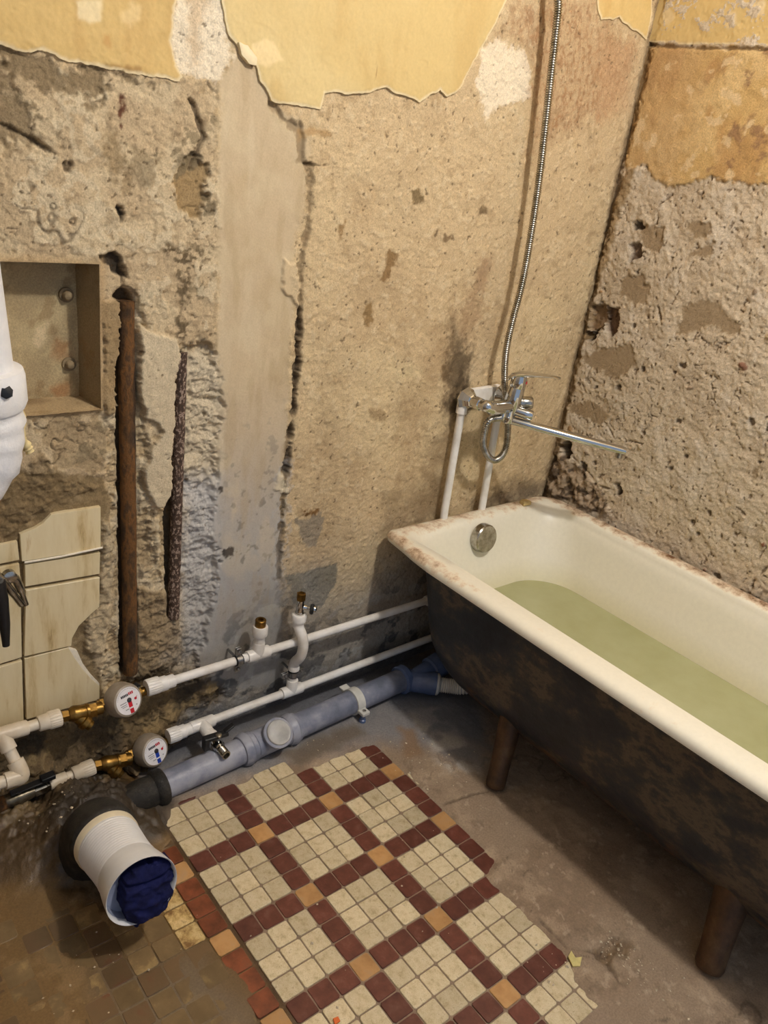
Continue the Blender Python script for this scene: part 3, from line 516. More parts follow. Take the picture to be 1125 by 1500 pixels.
# wall tiles, each broken as it is
WT = [[(-0.9992,0.6331),(-0.9712,0.6402),(-0.9574,0.6474),(-0.942,0.6629),(-0.8494,0.6614),(-0.8505,0.5714),(-0.9984,0.576)], [(-0.9934,0.5676),(-0.8513,0.5624),(-0.8532,0.5148),(-0.9949,0.5215)],
      [(-0.9947,0.5133),(-0.8533,0.507),(-0.8549,0.4386),(-0.8719,0.4262),(-0.8973,0.405),(-0.9116,0.3797),(-0.9135,0.3621),(-1.0043,0.366)], [(-1.004,0.3595),(-0.9191,0.3589),(-0.9074,0.33),(-0.8913,0.2955),(-0.8718,0.2625),(-0.8567,0.2411),(-0.8571,0.2051),(-1.007,0.212)],
      [(-1.112,0.6155),(-1.056,0.6184),(-1.0047,0.6195),(-1.003,0.5814),(-1.0352,0.5801),(-1.1148,0.5791)], [(-1.1153,0.5723),(-1.0356,0.5731),(-1.0035,0.5721),(-1.0036,0.52),(-1.1194,0.5212)], [(-1.1199,0.5142),(-1.0039,0.5141),(-1.0088,0.3651),(-1.0479,0.3629),(-1.1319,0.3612)], [(-1.1325,0.3536),(-1.0483,0.3559),(-1.0092,0.3572),(-1.0131,0.2109),(-1.0566,0.2148),(-1.1429,0.2205)]]
for k, poly in enumerate(WT):
    b = MB(); t_ = .002*random.random(); b.prism(poly, WF, -.008, .0045+t_, .0006); b.build('wall_tile', M_WTILE, wall_back, 30)
b = MB(); b.prism([(-0.9191,0.3589),(-0.9015,0.3449),(-0.891,0.3109),(-0.873,0.2735),(-0.8566,0.2464),(-0.8567,0.2411),(-0.8718,0.2625),(-0.8913,0.2955),(-0.9074,0.33)], WF, -.008, .004, .0004)
b.build('broken_tile_edge', M_BISC, wall_back, 30)
b = MB(); b.tube([(-0.9943,-0.006,0.5737), (-0.9272,-0.007,0.5721), (-0.8481,-0.008,0.5747)], .0022, 6); b.build('grout_ridge', M_BISC, wall_back)

# ------------------------------------------------------------------ right wall
RX = .555
RF = ((RX, 0, 0), (0, -1, 0), (0, 0, 1), (-1, 0, 0))       # u = distance from the corner, v = z
ys = np.concatenate([np.arange(-.03, 1.08, .0025), np.linspace(1.1, 2.0, 10)]); z2 = np.concatenate([np.linspace(-.03, .36, 8)[:-1], np.arange(.36, 1.84, .0025), np.linspace(1.86, 2.45, 8)])
Y, Z2 = np.meshgrid(ys, z2, indexing='ij')
a1 = fbm(Y, Z2, 5, 5, 201); a2 = fbm(Y, Z2, 17, 5, 202); a3 = fbm(Y, Z2, 60, 4, 203); a4 = fbm(Y, Z2, 150, 2, 204)
w2 = .010*fbm(Y, Z2, 26, 5, 205, .6)
w2 = w2*.8+.006*fbm(Y, Z2, 100, 3, 233, .6)
def area2(poly, soft=.006, w=1.): return sst(soft, -soft, sdf(Y, Z2, poly)+w2*w)
cr_ = ridge(Y*.8+Z2*.5, Z2*.9-Y*.4, 20, 5, 206, .6)
pt_ = sst(.95, 1.03, fbm(Y, Z2*.7, 125, 2, 232)); tf2 = fbm(Y+Z2*.3, Z2*1.2, 15, 6, 207, .64); ck2 = crackle(Y, Z2, 13, 230, .03)*sst(0, .4, fbm(Y, Z2, 6, 3, 231))
HR = -.004*ck2-.003*pt_+.008+.0020*a1+.0012*a2+.0012*a3+.001*a4+.0032*terr(tf2, 3.4, .2)+.002*(cr_-.6)
CR = np.ones(Y.shape+(3,))*lin((200, 182, 156)); CR = mixc(CR, (208, 194, 174), sst(0, .6, a2)*.6); CR = mixc(CR, (182, 164, 138), sst(.2, .8, fbm(Y, Z2, 8, 5, 208))*.5)
CR = mixc(CR, (212, 196, 170), sst(.3, .7, a3)*.4); CR = mixc(CR, (176, 156, 130), sst(-.28, -.36, tf2)*.4); CR = mixc(CR, (110, 92, 70), ck2*.5); pt = sst(.95, 1.03, fbm(Y, Z2*.7, 125, 2, 232)); CR = mixc(CR, (112, 92, 70), pt*.75)
for k in range(80):                                        # pits and embedded gravel
    y0 = random.uniform(.02, 1.0); z0 = random.uniform(.42, 1.22); r = random.choice((.004, .005, .006, .008, .011))
    i0, i1 = np.searchsorted(ys, (y0-.03, y0+.03)); j0, j1 = np.searchsorted(z2, (z0-.03, z0+.03)); s_ = (slice(i0, i1), slice(j0, j1))
    d = np.hypot((Y[s_]-y0)*random.uniform(.7, 1.2), Z2[s_]-z0)+.35*w2[s_]
    if k % 3 == 0:
        HR[s_] += .004*sst(r, r*.3, d); CR[s_] = mixc(CR[s_], random.choice(((150, 112, 66), (196, 174, 140), (120, 98, 76), (128, 74, 52))), sst(r, r*.7, d)*.8)
    else:
        HR[s_] -= .010*sst(r, r*.4, d); CR[s_] = mixc(CR[s_], (92, 76, 58), sst(r, r*.6, d)*.6)
for poly in ([(0.0968,1.2731),(0.1772,1.2813),(0.1792,1.211),(0.1283,1.2266)], [(0.2823,1.104),(0.3515,1.1291),(0.4486,1.091),(0.4403,1.0623),(0.3713,1.0693),(0.2915,1.0257)], [(-0.0009,0.898),(0.1649,0.9758),(0.2052,0.9245),(0.1523,0.8692),(0.0627,0.8753)], [(0.0847,1.0908),(0.1791,1.0709),(0.1724,1.1265),(0.1444,1.1476),(0.0928,1.1377)], [(0.2663,1.2258),(0.3242,1.2677),(0.3223,1.2288)], [(0.0034,0.751),(0.0936,0.7876),(0.1607,0.7644),(0.1364,0.7257),(0.0219,0.7316)], [(0.5852,0.7623),(0.6009,0.7792),(0.6097,0.7537),(0.595,0.7442)], [(0.2414,1.2906),(0.3004,1.3118),(0.3031,1.2756),(0.2607,1.261)]):
    m = area2(poly, .005, 1.1); CR = mixc(CR, (150, 128, 98), m*.85); HR = HR*(1-m*.7)+.004*m*.7
def hole2(poly, dep, rgb=(44, 34, 26), w=.7):
    global HR, CR
    m = area2(poly, .004, w); HR = HR-dep*m; CR = mixc(CR, rgb, m*.85)
hole2([(0.0121,1.0456),(0.051,1.0578),(0.0669,0.9895),(0.0323,0.9774),(0.0153,0.9694)], .022, (120, 92, 60)); hole2([(0.0575,1.0517),(0.1027,1.0541),(0.1112,0.9964),(0.0929,0.9653),(0.0746,0.9952)], .030, (92, 62, 42)); hole2([(0.0107,0.9683),(0.048,0.9811),(0.041,0.9484),(0.0172,0.9463)], .034)
hole2([(0.0132,0.6251),(0.0433,0.649),(0.0677,0.6187),(0.0534,0.5959),(0.0248,0.6029)], .045, (20, 16, 13)); hole2([(-0.0195,0.5777),(0.0079,0.5967),(0.022,0.5753),(-0.0051,0.556)], .02)
hole2([(0.0752,1.2735),(0.1029,1.2808),(0.1161,1.2657),(0.0895,1.2549)], .012); hole2([(0.0884,1.2166),(0.1151,1.2279),(0.1284,1.1989),(0.1038,1.1807)], .012, (80, 58, 42)); hole2([(0.2311,0.5871),(0.2457,0.6013),(0.2602,0.5692),(0.2458,0.5547)], .018); hole2([(0.0972,0.6058),(0.1275,0.6064),(0.1299,0.5639),(0.1058,0.5764)], .010)
for pts in ([(-0.0085,0.5092),(-0.0051,0.556),(-0.0132,0.6422),(-0.017,0.7489),(-0.0096,0.814),(-0.0094,0.9357),(-0.0039,1.0345),(0.0043,1.1668),(0.0035,1.2913)], [(0.7021,0.5518),(0.6827,0.5029),(0.6863,0.4651)], [(0.2177,1.083),(0.2406,1.0437),(0.242,1.0261)], [(0.0417,0.6179),(0.1287,0.5853),(0.186,0.5603),(0.2444,0.5669)], [(0.128,0.7537),(0.1882,0.7127),(0.2766,0.7237)], [(0.1536,1.2527),(0.1466,1.3267),(0.1719,1.3542)], [(0.0304,0.8338),(0.0857,0.7811),(0.1449,0.6975)]):
    d = dline(Y, Z2, pts)+w2*.35; d = d+.004*sst(-.1, .6, fbm(Y, Z2, 40, 3, 240)); HR = HR-.006*sst(.005, .001, d); CR = mixc(CR, (96, 78, 58), sst(.003, .001, d)*.7)
# old mortar band along the corner
m = area2([(0.0028,1.3085),(0.0379,1.4216),(0.0593,1.4072),(0.0377,1.2958),(0.0372,1.1726),(0.0134,1.0573),(0.0183,0.9427),(0.014,0.8209),(0.0191,0.6966),(0.0056,0.6047),(-0.02,0.5504),(-0.0429,0.6317),(-0.034,0.7435),(-0.0235,0.9322)], .006, .8); CR = mixc(CR, (150, 124, 86), m*.85); HR = HR+m*(.006+.004*a2)
# brick rubble low in the corner
m = area2([(-0.0143,0.5298),(0.0152,0.5994),(0.1287,0.5853),(0.1906,0.5448),(0.2571,0.4861),(0.1087,0.4774),(0.0044,0.4636)], .006, 1.); HR = HR+m*(.012*fbm(Y, Z2, 40, 4, 210)+.004); CR = mixc(CR, (128, 104, 78), m*.6); CR = mixc(CR, (66, 52, 40), m*sst(.1, .4, fbm(Y, Z2, 50, 3, 211))*.8)
# worn ochre paint band
OC = [(-0.0198,1.6873),(0.0952,1.6828),(1.1684,1.6637),(1.2523,1.4668),(0.4087,1.4042),(0.3605,1.3974),(0.3156,1.4016),(0.2619,1.4005),(0.2012,1.3847),(0.1559,1.3734),(0.1158,1.3852),(0.071,1.4165),(0.0349,1.3967),(0.009,1.4108),(-0.0091,1.5393)]
oc = area2(OC, .004, .7)
co = np.ones(CR.shape)*lin((202, 168, 112)); co = mixc(co, (214, 184, 132), sst(0, .6, a2)*.8); co = mixc(co, (178, 138, 88), sst(.1, .6, fbm(Y*1.5, Z2*.6, 12, 5, 212))*.7); co = mixc(co, (190, 156, 112), sst(.9, .5, Y*4)*.5)
co = mixc(co, (140, 106, 80), sst(.25, .75, fbm(Y, Z2, 30, 5, 213, .65))*sst(.14, .30, Y)*.7); co = mixc(co, (226, 202, 160), sst(.45, .65, fbm(Y, Z2, 34, 4, 214))*.6)
CR = CR*(1-oc[..., None])+oc[..., None]*co; HR = HR*(1-oc)+oc*(.011+.002*a1+.0012*a2+.001*a3)
d = dline(Y, Z2, [(-0.0178,1.6873),(0.0575,1.6813),(0.1705,1.6771),(0.3151,1.6761)])+w2*.3; HR = HR-.005*sst(.006, .001, d); CR = mixc(CR, (84, 62, 40), sst(.006, .001, d)*.8)
HR = HR-.012*sst(.022, .0, Y+w2*.8); CR = mixc(CR, (112, 90, 62), sst(.018, .004, Y+w2)*.7)
wall_right = structure(hfield('wall_right', ys, z2, HR, RF, M_CONC, cols=CR))
coat('paint_coat', [(-0.3944,2.9494),(-0.0195,1.7378),(-0.0176,1.6933),(0.0943,1.6857),(0.2035,1.6842),(1.1661,1.6692),(0.8153,2.4927)], Y, Z2, ys, z2, HR, RF, wall_right, M_PAINT, ((206, 176, 116), (214, 186, 128), (192, 158, 98)), seed=220, w=.25, th=.005,
     wear=[([(0.0187,1.7545),(0.0353,1.7626),(0.0567,1.7435),(0.0435,1.7251),(0.0261,1.7311)], (220, 200, 160), .6), ([(0.1883,1.7503),(0.2149,1.7524),(0.2275,1.7251),(0.2097,1.7172)], (226, 206, 168), .7), ([(0.2521,1.7699),(0.2742,1.7718),(0.285,1.7401),(0.2552,1.7514)], (226, 206, 168), .7)])

# ------------------------------------------------------------------ floor
T, GX, GY, GA = [0.04587, -0.63999, -0.34277, -0.00373, -1.00181, 0.51289, 0.14999, 0.15095, 0.05577][:4]
gc, gs = math.cos(GA), math.sin(GA)
def grid_pt(i, j): u, v = j*T, -i*T; return (GX+gc*u-gs*v, GY+gs*u+gc*v)
fx = np.concatenate([np.linspace(-1.9, -1.34, 8)[:-1], np.arange(-1.34, .60, .0034)]); fy = np.concatenate([np.linspace(-2.0, -1.26, 8)[:-1], np.arange(-1.26, .02, .0034)])
FXg, FYg = np.meshgrid(fx, fy, indexing='ij')
b1 = fbm(FXg, FYg, 5, 5, 301); b2 = fbm(FXg, FYg, 20, 5, 302); b3 = fbm(FXg, FYg, 70, 3, 303)
wf = .012*fbm(FXg, FYg, 22, 5, 304, .6)
MAIN = [(-0.8,-0.2481),(-0.7919,-0.218),(-0.7699,-0.1817),(-0.7366,-0.1761),(-0.6953,-0.1796),(-0.6631,-0.1892),(-0.6509,-0.1793),(-0.615,-0.1934),(-0.5647,-0.1904),(-0.5139,-0.1864),(-0.4746,-0.1909),(-0.4805,-0.2327),(-0.4614,-0.2361),(-0.4285,-0.2396),(-0.3804,-0.24),(-0.3342,-0.2449),(-0.2872,-0.242),(-0.2584,-0.2501),(-0.2499,-0.2781),(-0.2527,-0.3299),(-0.245,-0.378),(-0.2516,-0.4059),(-0.2557,-0.4548),(-0.2498,-0.5055),(-0.2518,-0.5802),(-0.2532,-0.6336),(-0.2568,-0.6684),(-0.3024,-0.6901),(-0.3002,-0.7319),(-0.2982,-0.7781),(-0.3038,-0.8703),(-0.3028,-0.8971),(-0.3099,-0.9215),(-0.3302,-0.9509),(-0.3365,-0.9864),(-0.3299,-1.0216),(-0.3191,-1.0499),(-0.3335,-1.1312),(-0.8165,-0.8003),(-0.8041,-0.6882)]
LEFT = [(-0.8071,-0.2565),(-0.7905,-0.2604),(-0.8041,-0.6882),(-0.8106,-0.7514),(-0.8434,-0.7291),(-0.8566,-0.6787),(-0.8261,-0.641),(-0.8353,-0.5952),(-0.8501,-0.5475),(-0.8574,-0.4934),(-0.885,-0.455),(-0.9071,-0.427),(-0.8794,-0.3549),(-0.8326,-0.2659)]
sM = sdf(FXg, FYg, MAIN, .4)+wf*.45; sL = sdf(FXg, FYg, LEFT, .4)+wf*.5
seam = np.array(grid_pt(0, -3.5)); sdir = np.array(grid_pt(1, -3.5))-seam; sdir /= np.linalg.norm(sdir); snrm = np.array([sdir[1], -sdir[0]])
if snrm@(np.array(grid_pt(0, 0))-seam) < 0: snrm = -snrm
side = (FXg-seam[0])*snrm[0]+(FYg-seam[1])*snrm[1]          # > 0 on the tiled side, < 0 under the slurry
HF = .0045*sst(-.001, .02, sM)-.0022+.0022*sst(-.001, .004, sM)+.003*b1*sst(0, .05, sM)+.0012*b2*sst(-.002, .01, sM)+.0006*b3
CF = np.ones(FXg.shape+(3,))*lin((142, 122, 100)); CF = mixc(CF, (124, 102, 80), sst(0, .6, b1)*.7); CF = mixc(CF, (168, 146, 120), sst(.1, .7, b2)*.5); CF = mixc(CF, (108, 88, 68), sst(.45, .6, fbm(FXg, FYg, 26, 6, 305, .65))*.4); CF = mixc(CF, (176, 156, 132), sst(.7, .8, fbm(FXg, FYg, 60, 3, 309))*.5); ckf = crackle(FXg, FYg, 6, 311, .018)*sst(.0, .3, fbm(FXg, FYg, 4, 3, 312)); CF = mixc(CF, (86, 68, 50), ckf*.6)
CF = mixc(CF, (138, 118, 98), sst(.002, -.003, sM)*.85)
# grey cement by the sewer pipe, cool light painted in, and a reddish wet stain
def areaf(poly, soft=.02, w=1.): return sst(soft, -soft, sdf(FXg, FYg, poly)+wf*w)
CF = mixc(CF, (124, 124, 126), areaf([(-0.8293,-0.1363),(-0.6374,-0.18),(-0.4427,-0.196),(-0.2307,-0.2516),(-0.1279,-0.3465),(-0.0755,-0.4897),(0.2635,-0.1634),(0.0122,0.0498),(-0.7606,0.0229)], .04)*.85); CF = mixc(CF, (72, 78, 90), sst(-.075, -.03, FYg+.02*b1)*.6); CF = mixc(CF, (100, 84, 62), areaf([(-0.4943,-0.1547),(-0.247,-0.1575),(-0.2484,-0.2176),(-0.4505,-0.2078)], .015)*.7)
CF = mixc(CF, (188, 180, 168), areaf([(-0.0993,-0.1774),(0.0008,-0.2338),(-0.05,-0.392),(-0.1055,-0.4718),(-0.1484,-0.4191),(-0.131,-0.2702)], .02, 1.5)*.6*sst(-.2, .4, b2)); CF = mixc(CF, (134, 104, 74), areaf([(-0.1617,-0.2373),(-0.113,-0.2497),(-0.1671,-0.338),(-0.2116,-0.3261)], .012)*.8)
CF = mixc(CF, (86, 96, 112), areaf([(-0.0921,-0.0796),(0.1402,-0.1717),(-0.0027,-0.4196),(-0.074,-0.2876),(-0.1158,-0.1681)], .02)*.5)
# slurry over the old tiles on the left
mud = sst(.004, -.004, side)
inL = sst(.004, -.004, sL)
film = -.0036+.0010*fbm(FXg, FYg, 9, 5, 306)+.0003*b2
HF = HF*(1-mud)+mud*np.where(sL < 0, -.0065, film-.0007)
HF = np.where(mud > .5, HF*(1-inL)+inL*-.0065, HF)
cmud = np.ones(CF.shape)*lin((118, 92, 56)); cmud = mixc(cmud, (92, 72, 46), sst(0, .6, b1)*.6); cmud = mixc(cmud, (146, 120, 84), sst(.2, .7, b2)*.5); cmud = mixc(cmud, (120, 108, 92), areaf([(-1.0309,-0.4596),(-0.8925,-0.5196),(-0.855,-0.6938),(-1.066,-0.578)], .05)*.6)  # mud tones; the soft pale patch paints in a gloss haze
CF = CF*(1-mud[..., None])+mud[..., None]*cmud
CF = mixc(CF, (86, 64, 40), sst(.004, -.002, np.abs(side)-.004)*.8)
# black filth round the drain outlet, its shade painted in, and rubble
mound = sst(.20, .02, np.abs(FYg+.02)+.5*np.maximum(0, FXg+.86)+.02*b1)*sst(-.76, -.90, FXg+.02*b1); HF = HF+mound*(.050+.022*terr(fbm(FXg, FYg, 18, 5, 320, .6), 3.5, .3)+.006*b3); CF = mixc(CF, (66, 54, 39), mound*.8); CF = mixc(CF, (132, 112, 80), mound*sst(.3, .5, fbm(FXg, FYg, 30, 4, 321))*.7); CF = mixc(CF, (36, 30, 23), mound*sst(.2, .5, fbm(FXg, FYg, 16, 4, 322))*.7)
mound2 = sst(.0, .035, sM)*np.exp(-((FXg+.955)/.12)**2-((FYg+.165)/.070)**2); HF = HF+mound2*(.075+.02*terr(fbm(FXg, FYg, 22, 5, 323, .6), 3.5, .3)); CF = mixc(CF, (46, 38, 29), mound2*.9)
fl = areaf([(-1.0372,-0.1586),(-0.9744,-0.0928),(-0.8948,-0.0734),(-0.7412,-0.1178),(-0.7528,-0.1828),(-0.8133,-0.2569),(-0.8811,-0.2562),(-0.9848,-0.3419),(-1.0209,-0.2648)], .02, 1.2); CF = mixc(CF, (52, 43, 33), fl*.85); HF = HF+fl*(.006+.008*b2)*sst(.004, .03, sM)
CF = mixc(CF, (78, 62, 44), areaf([(-1.1622,-0.0606),(-1.0262,-0.1248),(-0.988,-0.2093),(-1.0579,-0.2227),(-1.1861,-0.1595)], .02, 1.5)*.7)
# broken patch in the screed
br = areaf([(-0.2505,-0.9332),(-0.2343,-0.9491),(-0.1963,-0.9459),(-0.1469,-0.9602),(-0.1716,-0.9692),(-0.2196,-0.9708),(-0.2492,-0.9683)], .008, 1.); HF = HF-.006*br+.006*br*b3; CF = mixc(CF, (104, 82, 56), br*.7)
for pts in ([(-0.2456,-0.9656),(-0.2618,-1.0012),(-0.2599,-1.0154)], [(-0.241,-0.4937),(-0.1612,-0.5042),(-0.1168,-0.518)], [(-0.2875,-0.8097),(-0.2888,-0.8994),(-0.2309,-0.9548)]):
    d = dline(FXg, FYg, pts)+wf*.3; HF = HF-.003*sst(.004, .001, d); CF = mixc(CF, (90, 72, 54), sst(.004, .001, d)*.7)
wet = np.clip(np.maximum(mud*.9, fl*.5)*sst(-.5, .2, b1+.3), 0, 1)
floor = structure(hfield('floor', fx, fy, HF, ((0, 0, 0), (1, 0, 0), (0, 1, 0), (0, 0, 1)), M_FLOOR, cols=np.concatenate([CF, wet[..., None]], 2)))
# tiles: one mesh shared by alike pieces
def tile_mesh(mat, half, rnd, seed):
    r = np.random.RandomState(seed); b = MB(); c = .0035
    poly = []
    for sx, sy in ((1, 1), (-1, 1), (-1, -1), (1, -1)):
        x0, y0 = sx*half, sy*half
        cc = c*(.4+r.rand()*.9)
        a_, b_ = (x0, y0-sy*cc), (x0-sx*cc, y0)
        poly += [a_, b_] if sx*sy > 0 else [b_, a_]
    b.prism(poly, ((0, 0, 0), (1, 0, 0), (0, 1, 0), (0, 0, 1)), -.009, 0, .0007)
    me = make_mesh('floor_tile', b.v, b.f, mat, None, None, 30); d = me.data; bpy.data.objects.remove(me); return d
MESH = {(k, q): tile_mesh(m, T*.468, .1, q*7+3) for k, m in dict(c=M_TILEC, r=M_TILER, o=M_TILEO, cd=M_TILECD, rd=M_TILERD, cm=M_MUDC, rm=M_MUDR, om=M_MUDC).items() for q in range(3)}
# every tile gets its own patch of the noise through a slight offset of its texture space
for m in (M_TILEC, M_TILER, M_TILEO, M_TILECD, M_TILERD, M_MUDC, M_MUDR):
    nt = m.node_tree; oi = nt.nodes.new('ShaderNodeObjectInfo'); vm = nt.nodes.new('ShaderNodeVectorMath'); vm.operation = 'SCALE'
    cb_ = nt.nodes.new('ShaderNodeCombineXYZ'); nt.links.new(oi.outputs['Random'], cb_.inputs[0]); nt.links.new(oi.outputs['Random'], cb_.inputs[1]); vm.inputs['Scale'].default_value = 40
    nt.links.new(cb_.outputs[0], vm.inputs[0])
    for n in [n for n in nt.nodes if n.type == 'TEX_NOISE']:
        ad = nt.nodes.new('ShaderNodeVectorMath'); src_ = n.inputs['Vector'].links[0].from_socket
        nt.links.new(src_, ad.inputs[0]); nt.links.new(vm.outputs[0], ad.inputs[1]); nt.links.new(ad.outputs[0], n.inputs['Vector'])
    if m in (M_TILEC, M_TILECD):                            # brown specks in the cream body
        b = nt.nodes['Principled BSDF']; src_ = b.inputs['Base Color'].links[0].from_socket; sp1 = noise_node(nt, 520, 3, .7); mr = nt.nodes.new('ShaderNodeMapRange'); mr.inputs['From Min'].default_value = .56; mr.inputs['From Max'].default_value = .70; mr.inputs['To Max'].default_value = .75
        nt.links.new(sp1.outputs[0], mr.inputs[0]); mxn = nt.nodes.new('ShaderNodeMix'); mxn.data_type = 'RGBA'; nt.links.new(mr.outputs[0], mxn.inputs['Factor']); nt.links.new(src_, mxn.inputs['A']); mxn.inputs['B'].default_value = (*lin((128, 98, 62)), 1); nt.links.new(mxn.outputs['Result'], b.inputs['Base Color'])
    # and its own shade
    b = nt.nodes['Principled BSDF']; src_ = b.inputs['Base Color'].links[0].from_socket
    hs = nt.nodes.new('ShaderNodeHueSaturation'); mr = nt.nodes.new('ShaderNodeMapRange'); mr.inputs['To Min'].default_value = .76; mr.inputs['To Max'].default_value = 1.10
    nt.links.new(oi.outputs['Random'], mr.inputs[0]); nt.links.new(mr.outputs[0], hs.inputs['Value']); nt.links.new(src_, hs.inputs['Color']); nt.links.new(hs.outputs[0], b.inputs['Base Color'])
def sd1(p, poly): return float(sdf(np.array([[p[0]]]), np.array([[p[1]]]), poly, .4)[0, 0])
MUDT = [(-1.1823,-0.1437),(-1.0628,-0.2381),(-1.0157,-0.2864),(-0.8967,-0.4163),(-0.8565,-0.5023),(-0.8242,-0.6423),(-0.8348,-0.7878),(-1.2665,-0.492)]
count = 0
for i in range(-6, 16):
    for j in range(-12, 20):
        left = j <= -4
        p = grid_pt(i, j)
        off = (0.0, 0.0)
        if left: off = (-.004*snrm[0], -.004*snrm[1])
        q = (p[0]+off[0], p[1]+off[1])
        if not left and sd1(q, MAIN) > .020: continue
        if left and sd1(q, LEFT) > .022:
            if sd1(q, MUDT) > .0: continue
        if q[1] < -1.02 or q[0] < -1.36: continue
        kind = 'o' if (i % 4 == 0 and j % 4 == 0) else ('r' if (i % 4 == 0 or j % 4 == 0) else 'c')
        if left and sd1(q, LEFT) > .012: kind += 'm'
        elif left and kind in 'cr': kind += 'd'
        o = bpy.data.objects.new('floor_tile', MESH[(kind, rng.randint(3))]); COL.objects.link(o); o.parent = floor
        z = .0008*rng.randn()*.6
        if left: z = -.0036+.0005*rng.randn()-(.0002 if kind[-1] == 'm' else 0)
        o.location = (q[0], q[1], z); o.rotation_euler = (.006*rng.randn(), .006*rng.randn(), GA+.006*rng.randn()+rng.randint(4)*math.pi/2); count += 1
print('floor tiles', count)
# room shell behind the camera side
M_SHELLW = flat('limewash', (158, 150, 140), .9, 0, .15, 6)
M_CEIL = flat('ceiling_limewash', (214, 208, 198), .9, 0, .1, 6)
structure(MB().box((-1.93, -.99, 1.2), (.03, 0, 0), (0, 1.05, 0), (0, 0, 1.25)).build('wall_left', M_SHELLW))
structure(MB().box((-.66, -.99, 2.47), (1.3, 0, 0), (0, 1.05, 0), (0, 0, .03)).build('ceiling', M_CEIL))

# ------------------------------------------------------------------ bath tub
TX0, TX1, TY0, TY1, RIM = -.121, .530, -.022, -1.52, .478
tub = thing('bathtub', 'old cast iron bathtub with white enamel inside and peeling black outside', 'bathtub', (.2, -.77, 0))
def rrect(x0, x1, y0, y1, r, n=14, dens=26):
    """closed loop, corners of radius r=(back left, back right, front right, front left); fixed point count"""
    out = []
    cs = [((x0+r[0], y0-r[0]), r[0], 180, 90), ((x1-r[1], y0-r[1]), r[1], 90, 0), ((x1-r[2], y1+r[2]), r[2], 0, -90), ((x0+r[3], y1+r[3]), r[3], -90, -180)]
    for k, (c, rr, a0, a1) in enumerate(cs):
        for t in range(n+1):
            a = math.radians(a0+(a1-a0)*t/n); out.append((c[0]+rr*math.cos(a), c[1]+rr*math.sin(a)))
        c2, r2, b0, _ = cs[(k+1) % 4]; e = (c2[0]+r2*math.cos(math.radians(b0)), c2[1]+r2*math.sin(math.radians(b0))); s0 = out[-1]
        m_ = dens if k % 2 else 10
        for t in range(1, m_): out.append((s0[0]+(e[0]-s0[0])*t/m_, s0[1]+(e[1]-s0[1])*t/m_))
    return np.array(out)
def in_r(ins): return (ins,)*4
loops = []
def addloop(x0, x1, y0, y1, r, z, bow=0):
    L = rrect(x0, x1, y0, y1, r); zz = np.full(len(L), z)
    if bow:
        wgt = sst(-.03, -.22, L[:, 1])*sst(.1, -.1, L[:, 0]); L[:, 0] -= bow*wgt
    loops.append(np.column_stack([L, zz]))
# rolled edge (underside, lip, crest), deck, then the bowl down to the bottom
addloop(TX0+.030, TX1-.03, TY0-.03, TY1+.03, (.03, .06, .06, .03), RIM-.030, .012)
addloop(TX0+.010, TX1-.01, TY0-.01, TY1+.01, (.03, .06, .06, .03), RIM-.030, .016)
addloop(TX0+.001, TX1-.002, TY0-.002, TY1+.002, (.026, .065, .05, .03), RIM-.024, .020)
addloop(TX0, TX1, TY0, TY1, (.024, .065, .05, .03), RIM-.013, .020)
addloop(TX0+.004, TX1-.004, TY0-.004, TY1+.004, (.024, .068, .05, .03), RIM-.004, .016)
addloop(TX0+.014, TX1-.014, TY0-.014, TY1+.014, (.03, .072, .05, .03), RIM, .012)
addloop(TX0+.026, TX1-.026, TY0-.030, TY1+.026, (.035, .080, .06, .05), RIM-.0005, .006)
addloop(TX0+.036, TX1-.040, TY0-.044, TY1+.04, (.045, .090, .1, .1), RIM-.004, -.012)
addloop(TX0+.044, TX1-.050, TY0-.052, TY1+.05, (.06, .10, .12, .12), RIM-.010, -.006)
for z, ins, iy in ((.458, .050, .056), (.45, .056, .060), (.42, .064, .068), (.38, .073, .080), (.34, .083, .094), (.30, .095, .112), (.28, .102, .122), (.25, .112, .138), (.21, .128, .162), (.17, .152, .195), (.14, .182, .23), (.115, .22, .275), (.10, .26, .33)):
    addloop(TX0+ins, TX1-ins, TY0-iy, TY1+iy*1.6, (.085, min(.13, .104+(.46-z)*.3), .16, .16), z)
V = np.concatenate(loops); nl = len(loops[0]); Fq = []
for k in range(len(loops)-1):
    for q in range(nl): Fq.append((k*nl+q, (k+1)*nl+q, (k+1)*nl+(q+1) % nl, k*nl+(q+1) % nl))
Fq.append(tuple((len(loops)-1)*nl+q for q in range(nl)))
ce = np.ones((len(V), 3))*lin((236, 230, 212)); en = fbm(V[:, 0]+V[:, 2]*.7, V[:, 1]-V[:, 2]*.5, 14, 5, 401); en2 = fbm(V[:, 0]*1.3, V[:, 1], 5, 3, 402)
rimz = sst(RIM-.022, RIM-.010, V[:, 2])
sta = rimz*np.maximum.reduce([.62*sst(-.12, -.04, V[:, 1]), .72*sst(.465, .50, V[:, 0]), .42*sst(TX0+.05, TX0+.0, V[:, 0])*sst(-.5, -.1, V[:, 1])+.30*sst(TX0+.05, TX0, V[:, 0])])
ce = mixc(ce, (214, 206, 164), sst(.33, .28, V[:, 2])*.7); ce = np.concatenate([ce, sta[:, None]], 1)
bas = make_mesh('basin', V, Fq, M_ENAMEL, tub, ce, 60)
